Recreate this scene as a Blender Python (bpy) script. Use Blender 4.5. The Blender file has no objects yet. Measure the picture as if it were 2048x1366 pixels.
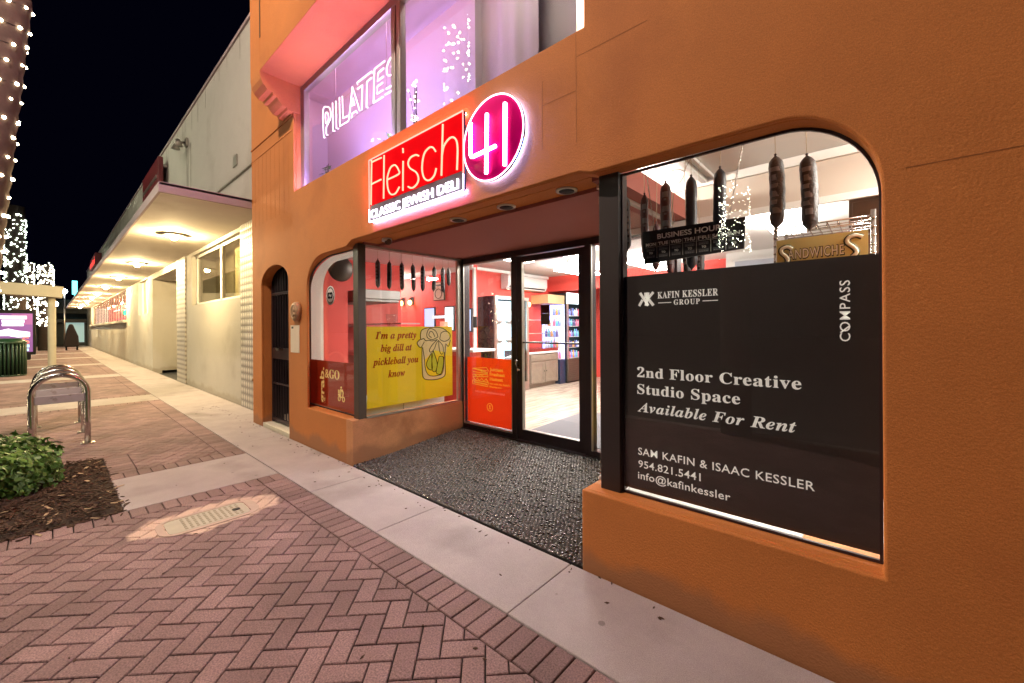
import bpy, math, random
from mathutils import Vector
from mathutils.geometry import tessellate_polygon
random.seed(7)
R = math.radians
SC = bpy.context.scene
COL = SC.collection

# ------------------------------------------------------------------ camera
cam_d = bpy.data.cameras.new("camera")
cam = bpy.data.objects.new("camera", cam_d)
COL.objects.link(cam)
cam.location = (0, 0, 1.44)
cam.rotation_mode = 'XYZ'
cam.rotation_euler = (R(90), R(0.41), R(41.583))
cam_d.sensor_width = 36
cam_d.lens = 822.1 / 2048 * 36
cam_d.shift_y = -(683 - 654.73) / 2048
cam_d.clip_start = 0.05
cam_d.clip_end = 600
SC.camera = cam

# ------------------------------------------------------------------ world, exposure
w = bpy.data.worlds.new("World")
SC.world = w
w.use_nodes = True
bg = w.node_tree.nodes["Background"]
bg.inputs[0].default_value = (.0006, .0006, .0030, 1)      # clear night sky
bg.inputs[1].default_value = 1.0
SC.view_settings.view_transform = 'Standard'
SC.view_settings.look = 'None'
SC.view_settings.gamma = 1
SC.view_settings.use_curve_mapping = False
SC.view_settings.exposure = 0
cy = SC.cycles
cy.use_denoising = True
cy.max_bounces = 8
cy.diffuse_bounces = 3
cy.glossy_bounces = 4
cy.transparent_max_bounces = 16
cy.sample_clamp_indirect = 3
cy.caustics_reflective = False
cy.caustics_refractive = False

# ------------------------------------------------------------------ mesh + object helpers
WL = {}


def mlist(m):
    return m if isinstance(m, (list, tuple)) else [m]


class MB:
    def __init__(s):
        s.v, s.f, s.m, s.sm = [], [], [], []

    def add(s, vs, fs, mi=0, smooth=False):
        b = len(s.v)
        s.v += [tuple(p) for p in vs]
        for f in fs:
            s.f.append([b + i for i in f])
            s.m.append(mi)
            s.sm.append(smooth)
        return s

    def box(s, x0, x1, y0, y1, z0, z1, mi=0):
        v = [(x, y, z) for z in (z0, z1) for y in (y0, y1) for x in (x0, x1)]
        return s.add(v, [(0, 2, 3, 1), (4, 5, 7, 6), (0, 1, 5, 4), (2, 6, 7, 3), (0, 4, 6, 2), (1, 3, 7, 5)], mi)

    def quad(s, a, b, c, d, mi=0):
        return s.add([a, b, c, d], [(0, 1, 2, 3)], mi)

    def tube(s, pts, r, n=8, closed=False, mi=0, cap=True):
        pts = [Vector(p) for p in pts]
        k = len(pts)
        rs = r if isinstance(r, (list, tuple)) else [r] * k
        tang = []
        for i in range(k):
            a = pts[(i - 1) % k] if (closed or i > 0) else pts[i]
            b = pts[(i + 1) % k] if (closed or i < k - 1) else pts[i]
            t = b - a
            tang.append(t.normalized() if t.length > 1e-9 else Vector((0, 0, 1)))
        up = Vector((0, 0, 1))
        if abs(tang[0].dot(up)) > .95:
            up = Vector((0, 1, 0))
        nrm = (up - tang[0] * up.dot(tang[0])).normalized()
        vs = []
        for i in range(k):
            t = tang[i]
            nrm = (nrm - t * nrm.dot(t))
            nrm = nrm.normalized() if nrm.length > 1e-6 else t.orthogonal().normalized()
            bn = t.cross(nrm)
            for j in range(n):
                a = 2 * math.pi * j / n
                vs.append(pts[i] + (nrm * math.cos(a) + bn * math.sin(a)) * rs[i])
        fs = []
        for i in range(k if closed else k - 1):
            i2 = (i + 1) % k
            for j in range(n):
                j2 = (j + 1) % n
                fs.append((i * n + j, i * n + j2, i2 * n + j2, i2 * n + j))
        if cap and not closed:
            fs.append(tuple(range(n - 1, -1, -1)))
            fs.append(tuple((k - 1) * n + j for j in range(n)))
        return s.add(vs, fs, mi, True)

    def lathe(s, prof, c, n=20, mi=0, axis='z', smooth=True):
        vs = []
        for (r, h) in prof:
            for j in range(n):
                a = 2 * math.pi * j / n
                p = (r * math.cos(a), r * math.sin(a), h)
                if axis == 'y':
                    p = (p[0], p[2], p[1])
                elif axis == 'x':
                    p = (p[2], p[0], p[1])
                vs.append((c[0] + p[0], c[1] + p[1], c[2] + p[2]))
        k = len(prof)
        fs = []
        for i in range(k - 1):
            for j in range(n):
                j2 = (j + 1) % n
                fs.append((i * n + j, i * n + j2, (i + 1) * n + j2, (i + 1) * n + j))
        fs.append(tuple(range(n - 1, -1, -1)))
        fs.append(tuple((k - 1) * n + j for j in range(n)))
        return s.add(vs, fs, mi, smooth)

    def plate(s, outer, d0, d1, axis='y', holes=(), mi=0):
        loops = [list(outer)] + [list(h) for h in holes]

        def P(p, d):
            if axis == 'y':
                return (p[0], d, p[1])
            if axis == 'x':
                return (d, p[0], p[1])
            return (p[0], p[1], d)
        flat = [p for l in loops for p in l]
        tris = tessellate_polygon([[Vector((p[0], p[1], 0)) for p in l] for l in loops])
        n = len(flat)
        vs = [P(p, d0) for p in flat] + [P(p, d1) for p in flat]
        fs = [tuple(t) for t in tris] + [tuple(i + n for i in reversed(t)) for t in tris]
        o = 0
        for l in loops:
            k = len(l)
            for i in range(k):
                j = (i + 1) % k
                fs.append((o + i, o + j, n + o + j, n + o + i))
            o += k
        return s.add(vs, fs, mi)

    def sphere(s, c, r, n=8, m=5, mi=0, sz=1):
        prof = []
        for i in range(m + 1):
            a = -math.pi / 2 + math.pi * i / m
            prof.append((max(1e-4, r * math.cos(a)), r * sz * math.sin(a)))
        return s.lathe(prof, c, n, mi)

    def build(s, name, mat, parent=None, bevel=0, fix=True):
        xs = [p[0] for p in s.v]
        ys = [p[1] for p in s.v]
        zs = [p[2] for p in s.v]
        c = Vector(((min(xs) + max(xs)) / 2, (min(ys) + max(ys)) / 2, (min(zs) + max(zs)) / 2))
        me = bpy.data.meshes.new(name)
        me.from_pydata([(p[0] - c.x, p[1] - c.y, p[2] - c.z) for p in s.v], [], s.f)
        for m in mlist(mat):
            me.materials.append(m)
        me.polygons.foreach_set("material_index", s.m)
        me.polygons.foreach_set("use_smooth", s.sm)
        if fix:
            import bmesh
            bm = bmesh.new()
            bm.from_mesh(me)
            bmesh.ops.recalc_face_normals(bm, faces=bm.faces)
            bm.to_mesh(me)
            bm.free()
        me.update()
        o = bpy.data.objects.new(name, me)
        COL.objects.link(o)
        pw = WL.get(parent.name, Vector()) if parent else Vector()
        o.parent = parent
        o.location = c - pw
        WL[o.name] = c
        if bevel:
            b = o.modifiers.new("bevel", 'BEVEL')
            b.width = bevel
            b.segments = 2
            b.limit_method = 'ANGLE'
            b.angle_limit = R(40)
        return o


def tag(o, label=None, cat=None, group=None, kind=None):
    if label:
        o['label'] = label
    if cat:
        o['category'] = cat
    if group:
        o['group'] = group
    if kind:
        o['kind'] = kind
    return o


def thing(name, label, cat, loc, group=None):
    o = bpy.data.objects.new(name, None)
    o.empty_display_size = .1
    COL.objects.link(o)
    o.location = loc
    WL[o.name] = Vector(loc)
    return tag(o, label, cat, group)


def catmull(pts, k=6, closed=False):
    out = []
    n = len(pts)
    P = [Vector(p) for p in pts]
    for i in range(n if closed else n - 1):
        g = (lambda j: P[j % n]) if closed else (lambda j: P[max(0, min(n - 1, j))])
        p0, p1, p2, p3 = g(i - 1), g(i), g(i + 1), g(i + 2)
        for t in range(k):
            u = t / k
            out.append(0.5 * ((2 * p1) + (p2 - p0) * u + (2 * p0 - 5 * p1 + 4 * p2 - p3) * u * u + (3 * p1 - p0 - 3 * p2 + p3) * u ** 3))
    if not closed:
        out.append(P[-1])
    return out


BOLD = dict([(chr(65 + i), chr(0x1D400 + i)) for i in range(26)] + [(chr(97 + i), chr(0x1D41A + i)) for i in range(26)] + [(chr(48 + i), chr(0x1D7CE + i)) for i in range(10)])
BITAL = dict([(chr(65 + i), chr(0x1D468 + i)) for i in range(26)] + [(chr(97 + i), chr(0x1D482 + i)) for i in range(26)])


def serif(t):
    return ''.join(BOLD.get(c, c) for c in t)


def serif_it(t):
    return ''.join(BITAL.get(c, c) for c in t)


def lettering(body, name, mat, parent, plane, d, u0, u1, v0, cap=None, off=0.0, ext=0.0012, space=1.0, rot=False, slant=0.0):
    """Writing as a thin mesh: u0..u1 along the plane, baseline v0. plane 'y' = facing the street, 'x' = facing +x, 'z' = lying flat."""
    c = bpy.data.curves.new("writing", 'FONT')
    c.body = body
    c.extrude = 0.02
    c.offset = off
    c.resolution_u = 3
    c.space_character = space
    c.shear = slant
    t = bpy.data.objects.new("writing", c)
    COL.objects.link(t)
    me = bpy.data.meshes.new_from_object(t.evaluated_get(bpy.context.evaluated_depsgraph_get()))
    bpy.data.objects.remove(t)
    bpy.data.curves.remove(c)
    xs = [v.co.x for v in me.vertices]
    x0, x1 = min(xs), max(xs)
    if rot:
        L = abs(u1 - u0)
    k = (u1 - u0) / (x1 - x0)
    kv = abs(k) if cap is None else cap / 0.72
    mb = MB()
    vs = []
    for v in me.vertices:
        a = (v.co.x - x0) * k
        b = v.co.y * kv
        dd = d - ext * (1 if v.co.z > 0 else 0) if plane == 'y' else d + ext * (1 if v.co.z > 0 else 0)
        if rot:           # reads upwards: u0,u1 are heights, v0 the u of the baseline
            p = (v0 - b, u0 + a)
        else:
            p = (u0 + a, v0 + b)
        vs.append((p[0], dd, p[1]) if plane == 'y' else ((dd, p[0], p[1]) if plane == 'x' else (p[0], p[1], dd)))
    mb.add(vs, [tuple(p.vertices) for p in me.polygons])
    bpy.data.meshes.remove(me)
    return mb.build(name, mat, parent)


# ------------------------------------------------------------------ materials
def nodes(name):
    m = bpy.data.materials.new(name)
    m.use_nodes = True
    nt = m.node_tree
    return m, nt, nt.nodes["Principled BSDF"], nt.nodes["Material Output"]


def N(nt, t, **k):
    n = nt.nodes.new(t)
    for a, b in k.items():
        setattr(n, a, b)
    return n


def mat(name, col, rough=.6, metal=0, var=.12, scale=6, bump=0, bscale=60, emit=None, es=0, spec=.5, stain=None, grain=0, spots=None):
    """Principled surface with uneven colour, fine bump and optional stains."""
    m, nt, p, out = nodes(name)
    L = nt.links
    p.inputs['Roughness'].default_value = rough
    p.inputs['Metallic'].default_value = metal
    p.inputs['Specular IOR Level'].default_value = spec
    tc = N(nt, "ShaderNodeTexCoord")
    if var:
        no = N(nt, "ShaderNodeTexNoise")
        no.inputs['Scale'].default_value = scale
        no.inputs['Detail'].default_value = 5
        no.inputs['Roughness'].default_value = .65
        L.new(tc.outputs['Object'], no.inputs['Vector'])
        mx = N(nt, "ShaderNodeMix", data_type='RGBA')
        mx.inputs['A'].default_value = (*[c * (1 - var) for c in col], 1)
        mx.inputs['B'].default_value = (*[min(1, c * (1 + var)) for c in col], 1)
        L.new(no.outputs['Fac'], mx.inputs['Factor'])
        src = mx.outputs['Result']
        if stain:
            n2 = N(nt, "ShaderNodeTexNoise")
            n2.inputs['Scale'].default_value = stain[1]
            n2.inputs['Detail'].default_value = 6
            L.new(tc.outputs['Object'], n2.inputs['Vector'])
            rp = N(nt, "ShaderNodeValToRGB")
            rp.color_ramp.elements[0].position = stain[2]
            rp.color_ramp.elements[1].position = min(1, stain[2] + .16)
            L.new(n2.outputs['Fac'], rp.inputs['Fac'])
            m2 = N(nt, "ShaderNodeMix", data_type='RGBA')
            L.new(rp.outputs['Color'], m2.inputs['Factor'])
            L.new(src, m2.inputs['A'])
            m2.inputs['B'].default_value = (*stain[0], 1)
            src = m2.outputs['Result']
        if spots:
            vo = N(nt, "ShaderNodeTexVoronoi", feature='F1')
            vo.inputs['Scale'].default_value = spots[1]
            L.new(tc.outputs['Object'], vo.inputs['Vector'])
            sepc = N(nt, "ShaderNodeSeparateColor")
            L.new(vo.outputs['Color'], sepc.inputs[0])
            rad = N(nt, "ShaderNodeMapRange")
            rad.inputs['From Min'].default_value = .55
            rad.inputs['From Max'].default_value = 1
            rad.inputs['To Min'].default_value = 0
            rad.inputs['To Max'].default_value = spots[2]
            L.new(sepc.outputs[0], rad.inputs['Value'])
            sub = N(nt, "ShaderNodeMath", operation='SUBTRACT')
            L.new(rad.outputs[0], sub.inputs[0])
            L.new(vo.outputs['Distance'], sub.inputs[1])
            mr = N(nt, "ShaderNodeMapRange")
            mr.inputs['From Max'].default_value = .03
            mr.inputs['To Max'].default_value = .7
            L.new(sub.outputs[0], mr.inputs['Value'])
            m4 = N(nt, "ShaderNodeMix", data_type='RGBA')
            L.new(mr.outputs[0], m4.inputs['Factor'])
            L.new(src, m4.inputs['A'])
            m4.inputs['B'].default_value = (*spots[0], 1)
            src = m4.outputs['Result']
        if grain:
            gn = N(nt, "ShaderNodeTexNoise")
            gn.inputs['Scale'].default_value = 260
            gn.inputs['Detail'].default_value = 2
            L.new(tc.outputs['Object'], gn.inputs['Vector'])
            gr = N(nt, "ShaderNodeMapRange")
            gr.inputs['From Min'].default_value = .3
            gr.inputs['From Max'].default_value = .7
            gr.inputs['To Min'].default_value = 1 - grain
            gr.inputs['To Max'].default_value = 1 + grain
            L.new(gn.outputs['Fac'], gr.inputs['Value'])
            gm = N(nt, "ShaderNodeVectorMath", operation='SCALE')
            L.new(src, gm.inputs[0])
            L.new(gr.outputs[0], gm.inputs['Scale'])
            src = gm.outputs[0]
        L.new(src, p.inputs['Base Color'])
    else:
        p.inputs['Base Color'].default_value = (*col, 1)
    if bump:
        b = N(nt, "ShaderNodeTexNoise")
        b.inputs['Scale'].default_value = bscale
        b.inputs['Detail'].default_value = 4
        L.new(tc.outputs['Object'], b.inputs['Vector'])
        bn = N(nt, "ShaderNodeBump")
        bn.inputs['Strength'].default_value = bump
        bn.inputs['Distance'].default_value = .01
        L.new(b.outputs['Fac'], bn.inputs['Height'])
        L.new(bn.outputs['Normal'], p.inputs['Normal'])
    if emit:
        p.inputs['Emission Color'].default_value = (*emit, 1)
        p.inputs['Emission Strength'].default_value = es
    return m


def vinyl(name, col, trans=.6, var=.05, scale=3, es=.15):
    """Printed window vinyl: translucent, with added emission that imitates shop light behind it."""
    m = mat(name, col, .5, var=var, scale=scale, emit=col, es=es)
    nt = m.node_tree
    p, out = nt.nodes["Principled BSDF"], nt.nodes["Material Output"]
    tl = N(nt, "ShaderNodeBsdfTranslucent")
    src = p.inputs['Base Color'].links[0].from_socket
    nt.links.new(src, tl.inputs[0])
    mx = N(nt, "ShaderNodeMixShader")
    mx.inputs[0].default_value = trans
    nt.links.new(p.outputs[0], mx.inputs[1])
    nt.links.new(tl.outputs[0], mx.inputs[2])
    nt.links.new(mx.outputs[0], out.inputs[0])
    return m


def glow(name, col, s, sample=True):
    m, nt, p, out = nodes(name)
    p.inputs['Base Color'].default_value = (*[c * .6 for c in col], 1)
    p.inputs['Emission Color'].default_value = (*col, 1)
    p.inputs['Emission Strength'].default_value = s
    if not sample:
        m.cycles.emission_sampling = 'NONE'
    return m


def glass(name, tint=(1, 1, 1), refl=1.0, ior=1.5, rough=0.0):
    m, nt, p, out = nodes(name)
    nt.nodes.remove(p)
    tr = N(nt, "ShaderNodeBsdfTransparent")
    tr.inputs[0].default_value = (*tint, 1)
    gl = N(nt, "ShaderNodeBsdfGlossy")
    gl.inputs['Roughness'].default_value = rough
    fr = N(nt, "ShaderNodeFresnel")
    ge = N(nt, "ShaderNodeNewGeometry")
    io = N(nt, "ShaderNodeMix", data_type='FLOAT')
    io.inputs['A'].default_value = ior
    io.inputs['B'].default_value = 1 / ior
    nt.links.new(ge.outputs['Backfacing'], io.inputs['Factor'])
    nt.links.new(io.outputs['Result'], fr.inputs[0])
    mu = N(nt, "ShaderNodeMath", operation='MULTIPLY')
    mu.inputs[1].default_value = refl
    nt.links.new(fr.outputs[0], mu.inputs[0])
    mx = N(nt, "ShaderNodeMixShader")
    nt.links.new(mu.outputs[0], mx.inputs[0])
    nt.links.new(tr.outputs[0], mx.inputs[1])
    nt.links.new(gl.outputs[0], mx.inputs[2])
    nt.links.new(mx.outputs[0], out.inputs[0])
    return m




def damp(m, col, top=.14):
    """Water staining with a ragged upper edge along the foot of a wall."""
    nt = m.node_tree
    p = nt.nodes["Principled BSDF"]
    src = p.inputs['Base Color'].links[0].from_socket
    ge = N(nt, "ShaderNodeNewGeometry")
    sp = N(nt, "ShaderNodeSeparateXYZ")
    nt.links.new(ge.outputs['Position'], sp.inputs[0])
    no = N(nt, "ShaderNodeTexNoise")
    no.inputs['Scale'].default_value = 3.5
    no.inputs['Detail'].default_value = 6
    nt.links.new(ge.outputs['Position'], no.inputs['Vector'])
    ma = N(nt, "ShaderNodeMath", operation='MULTIPLY_ADD')
    ma.inputs[1].default_value = -.34
    nt.links.new(no.outputs['Fac'], ma.inputs[0])
    nt.links.new(sp.outputs['Z'], ma.inputs[2])
    mr = N(nt, "ShaderNodeMapRange")
    mr.inputs['From Min'].default_value = top - .17 - .05
    mr.inputs['From Max'].default_value = top - .17 + .03
    mr.inputs['To Min'].default_value = .75
    mr.inputs['To Max'].default_value = 0
    nt.links.new(ma.outputs[0], mr.inputs['Value'])
    mx = N(nt, "ShaderNodeMix", data_type='RGBA')
    nt.links.new(mr.outputs[0], mx.inputs['Factor'])
    nt.links.new(src, mx.inputs['A'])
    mx.inputs['B'].default_value = (*col, 1)
    nt.links.new(mx.outputs['Result'], p.inputs['Base Color'])
    return m


M = {}
M['stucco'] = mat('orange_stucco', (.57, .198, .044), .8, var=.18, scale=1.3, bump=.32, bscale=110, stain=((.45, .145, .032), .9, .55), grain=.16)
M['stucco_dirty_lit'] = mat('orange_stucco_low', (.60, .275, .12), .8, var=.14, scale=2.5, bump=.32, bscale=110, stain=((.38, .15, .06), 2.1, .58), grain=.22)  # stained; base paler than the wall, entry light put into the colour
M['white_wall'] = mat('white_render', (.52, .495, .435), .8, var=.12, scale=1.2, bump=.3, bscale=70, stain=((.40, .37, .31), .8, .56), grain=.12)
M['canopy_under'] = mat('canopy_plaster', (.70, .645, .55), .85, var=.12, scale=1.1, bump=.3, bscale=20, stain=((.50, .43, .33), .7, .57))
M['fascia_pink'] = mat('canopy_fascia', (.42, .32, .33), .7, var=.12, scale=4)
M['dark_frame'] = mat('dark_bronze_frame', (.035, .022, .026), .4, .3, var=.2, scale=12)
M['post'] = mat('brown_metal_post', (.085, .07, .055), .4, .3, var=.15, scale=8)
M['post_dark'] = mat('dark_brown_metal_post', (.028, .019, .018), .5, .1, var=.15, scale=8)
M['alu'] = mat('brushed_aluminium', (.55, .52, .46), .35, .8, var=.1, scale=10)
M['steel'] = mat('stainless_steel', (.62, .61, .6), .22, 1, var=.06, scale=14)
M['grey_hood'] = mat('dull_grey_steel', (.23, .22, .21), .5, .3, var=.1)
M['galv'] = mat('galvanised_steel', (.46, .42, .37), .3, .9, var=.15, scale=9)
M['concrete'] = mat('pale_concrete', (.40, .355, .355), .85, var=.2, scale=4, bump=.4, bscale=160, stain=((.27, .235, .225), 1.3, .55), grain=.2, spots=((.16, .14, .135), 7, .16))
M['kerb'] = mat('kerb_concrete', (.33, .31, .29), .85, var=.15, bump=.2)
M['asphalt'] = mat('asphalt', (.05, .05, .052), .85, var=.25, scale=20, bump=.4, bscale=200)
M['soil'] = mat('sandy_joint', (.018, .013, .012), .95, var=.4, scale=30)
M['red_paint'] = mat('red_interior_paint', (.70, .078, .062), .6, var=.06, scale=2)
M['white_paint'] = mat('white_interior_paint', (.80, .78, .74), .65, var=.04, scale=2)
M['beige_paint'] = mat('beige_interior_paint', (.62, .54, .46), .7, var=.05, scale=2)
M['black'] = mat('black_plastic', (.008, .008, .010), .5, spec=.25, var=.2, scale=10)
M['black_gloss'] = mat('black_vinyl_wrap', (.018, .014, .020), .22, var=.3, scale=5, bump=.6, bscale=7)
M['white_plastic'] = mat('white_plastic', (.82, .82, .80), .35, var=.03)
M['wood'] = mat('grey_oak', (.20, .16, .125), .55, var=.25, scale=9)
M['tan_wood'] = mat('tan_board', (.52, .36, .20), .6, var=.15, scale=6)
M['brown_wood'] = mat('dark_brown_wood', (.10, .055, .03), .5, var=.25, scale=8)
M['white_vinyl'] = mat('white_vinyl', (.93, .92, .88), .6, var=.02)
M['poster_black'] = mat('charcoal_poster', (.034, .028, .025), .5, var=.1, scale=3)
M['cream'] = mat('cream_paper', (.75, .70, .55), .7, var=.05)
M['pale_letter'] = mat('pale_sign_letter', (.90, .87, .68), .6, var=.02)
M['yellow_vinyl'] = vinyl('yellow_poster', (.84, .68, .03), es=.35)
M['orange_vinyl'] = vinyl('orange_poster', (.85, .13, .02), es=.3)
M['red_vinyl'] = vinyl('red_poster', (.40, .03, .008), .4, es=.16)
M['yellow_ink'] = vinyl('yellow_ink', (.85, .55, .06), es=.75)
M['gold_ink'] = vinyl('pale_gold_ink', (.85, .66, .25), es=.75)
M['red_ink'] = mat('red_ink', (.42, .035, .008), .9, var=.02, spec=0)
M['line_ink'] = mat('black_ink', (.008, .008, .006), .9, var=.02, spec=0)
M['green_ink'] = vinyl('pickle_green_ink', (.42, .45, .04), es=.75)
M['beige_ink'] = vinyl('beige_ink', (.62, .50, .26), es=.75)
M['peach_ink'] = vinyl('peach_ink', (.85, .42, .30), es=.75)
M['salami'] = mat('dark_salami_casing', (.018, .011, .012), .5, var=.5, scale=40, bump=.6, bscale=70)
M['salami_red'] = mat('maroon_salami_casing', (.05, .011, .013), .5, var=.3, scale=25)
M['salami_navy'] = mat('navy_salami_casing', (.008, .009, .017), .45, var=.3, scale=25)
M['sal_label'] = mat('grey_salami_label', (.15, .14, .155), .5, var=.25, scale=40)
M['twine'] = mat('pale_twine', (.60, .54, .40), .9, var=.1)
M['leaf'] = mat('green_shrub_leaf', (.055, .145, .02), .45, var=.4, scale=7)
M['leaf2'] = mat('light_shrub_leaf', (.14, .28, .05), .45, var=.4, scale=7)
M['frond'] = mat('palm_frond', (.03, .05, .02), .6, var=.3)
M['stem'] = mat('woody_stem', (.10, .07, .045), .8, var=.3)
M['mulch'] = mat('brown_mulch', (.034, .017, .010), .95, var=.5, scale=25, bump=.9, bscale=60)
M['chip'] = mat('mulch_chip', (.07, .034, .019), .9, var=.5, scale=12)
M['chip2'] = mat('pale_leaf_litter', (.45, .33, .2), .9, var=.3, scale=12)
M['bark'] = mat('ringed_palm_bark', (.105, .07, .055), .9, var=.35, scale=9, bump=.6, bscale=18)
M['bark_dark'] = mat('dark_palm_bark', (.05, .035, .028), .9, var=.3)
M['bin_green'] = mat('green_bin_paint', (.012, .045, .02), .4, var=.2)
M['shelter'] = mat('shelter_concrete', (.45, .41, .32), .8, var=.1, bump=.2)
M['red_panel'] = mat('red_acrylic', (.80, .0015, .006), .5, var=.03, emit=(1, .0, .008), es=.22, spec=.02)
M['magenta_panel'] = mat('magenta_acrylic', (.52, .003, .12), .5, var=.03, emit=(.58, .0, .12), es=.27, spec=.02)
M['grey_panel'] = mat('silver_acrylic', (.16, .14, .18), .5, var=.03)
M['dark_red_sign'] = mat('dark_red_sign', (.13, .008, .012), .5, var=.2)
M['olive_sign'] = mat('pale_olive_sign', (.58, .55, .23), .55, var=.06)
M['olive_dark'] = mat('dark_olive_ink', (.035, .04, .012), .5, var=.05)
M['drip'] = mat('drip_stain', (.36, .335, .28), .85, var=.15, scale=6)
M['joint'] = mat('plaster_crack', (.33, .125, .04), .9)
M['tile'] = mat('pale_relief_tile', (.55, .52, .46), .45, var=.1)
M['notice'] = mat('cream_notice_sheet', (.78, .68, .52), .6, var=.05)
M['stone'] = mat('tan_plaque', (.42, .26, .14), .6, var=.2, scale=20)
M['mat_grey'] = mat('grey_floor_mat', (.13, .13, .145), .9, var=.15, scale=40)
M['drape'] = mat('pale_drape', (.78, .74, .74), .7, var=.04)
M['dark_void'] = mat('dark_recess', (.012, .010, .014), .7, var=.3)
M['beige_floor'] = mat('upper_floor', (.5, .45, .42), .7)
M['far_dark'] = mat('far_building_paint', (.05, .05, .045), .8, var=.3, scale=1)
M['far_glass'] = glow('far_lit_glass', (.55, .8, .75), .5)
M['soft_skin'] = mat('maroon_tarp', (.015, .009, .010), .8, var=.3)
M['glass'] = glass('window_glass', refl=1.1)
M['glass_door'] = glass('door_glass', refl=1.1)
M['glass_low'] = glass('low_sheen_glass', refl=.45)
M['glass_dim'] = glass('dusty_glass', (.86, .86, .84), refl=1.3)
damp(M['stucco'], (.33, .15, .07))
damp(M['stucco_dirty_lit'], (.33, .15, .07), .17)
damp(M['white_wall'], (.40, .35, .27), .12)
# lamps
M['lamp'] = glow('canopy_bulb', (1, .73, .36), 4300)
M['tube_red'] = glow('neon_red_tube', (1, .19, .12), 4.2)
M['tube_pink'] = glow('neon_pink_white_tube', (1, .56, .76), 16)
M['tube_white'] = glow('neon_white_tube', (1, .84, 1), 3.2)
M['let_white'] = glow('lit_white_letter', (.95, .85, 1), 4.5)
M['halo_blue'] = glow('lavender_led_strip', (.16, .26, 1), 70)
M['halo_red'] = glow('red_led_strip', (1, .05, .05), 260)
M['halo_white'] = glow('white_led_strip', (.75, .26, 1), 85)
M['rim_white'] = glow('white_sign_rim', (.95, .78, 1), 3.5)
M['rim_red'] = glow('red_sign_rim', (1, .16, .13), 4)
M['sill_fill'] = glow('pink_sill_fill_glow', (.80, .46, 1.5), 215)  # added pink fill for the hood soffit, kept out of sight
M['ceil_light'] = glow('white_ceiling_diffuser', (1, .94, .86), 78)
M['ceil_cool'] = glow('cool_ceiling_diffuser', (1, .96, .86), 150)
M['cool_glow'] = glow('cooler_light', (.60, .88, 1), 3.2)
M['blue_glow'] = glow('blue_cooler_light', (.45, .48, 1), 3.0)
M['warm_bulb'] = glow('warm_sconce_bulb', (1, .55, .18), 14)
M['screen'] = glow('menu_screen', (.5, .62, 1), 1.3)
M['screen_w'] = glow('white_screen', (.8, .95, 1), 2.2)
M['exit_red'] = glow('red_neon_glow', (1, .04, .03), 4)
M['pink_room'] = glow('lavender_room_light', (1, .56, .92), 10)
M['grey_room'] = glow('pale_room_light', (1, .95, .84), 24)
M['fairy'] = glow('fairy_bulb', (1, .93, .72), 20, False)
M['fairy_near'] = glow('mirrored_fairy_bulb', (1, .95, .74), 75, False)
M['fairy_big'] = glow('warm_fairy_bulb', (1, .86, .58), 30)
M['fairy_green'] = glow('green_white_fairy_bulb', (.86, 1, .80), 14, False)
M['street_bulb'] = glow('street_lamp_lens', (1, .76, .63), 4300)
M['street_bulb_cool'] = glow('cool_street_lamp_lens', (1, .98, .70), 3300)
M['far_lamp'] = glow('far_street_lamp_lens', (.85, .95, 1), 25, False)
M['kiosk_purple'] = glow('purple_advert_screen', (.34, .13, .50), .5)
M['kiosk_pink'] = glow('pink_advert_screen', (.50, .17, .48), .6)
M['kiosk_white'] = glow('white_advert_screen', (.95, .95, 1), 1.6)
M['kiosk_skin'] = glow('red_advert_screen', (.8, .25, .2), 1.0)
M['kiosk_cyan'] = glow('cyan_advert_screen', (.5, .9, 1), 1.2)
M['cyan_sign'] = glow('cyan_sign_light', (.2, .9, .95), 3, False)
M['strip_pink'] = glow('pink_lit_interior', (1, .25, .20), 1.3)
M['strip_warm'] = glow('warm_lit_interior', (1, .78, .55), 1.6)
M['neon_green'] = glow('green_neon', (.05, 1, .55), 2.2, False)
M['neon_red'] = glow('red_neon', (1, .12, .16), 2.5, False)
M['neon_wt'] = glow('white_tube_light', (1, .95, .85), 3, False)
M['sign_red_lit'] = glow('lit_red_sign_letters', (1, .06, .05), 2.5, False)


def bottle_mat(c, n):
    return mat(n, c, .3, var=.1, emit=c, es=.35)


BOT = [bottle_mat(c, n) for c, n in (((.75, .2, .3), 'pink_bottle'), ((.2, .3, .8), 'blue_bottle'), ((.85, .85, .9), 'white_bottle'), ((.15, .5, .55), 'teal_bottle'), ((.12, .1, .22), 'dark_bottle'), ((.7, .35, .1), 'amber_bottle'))]


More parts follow.
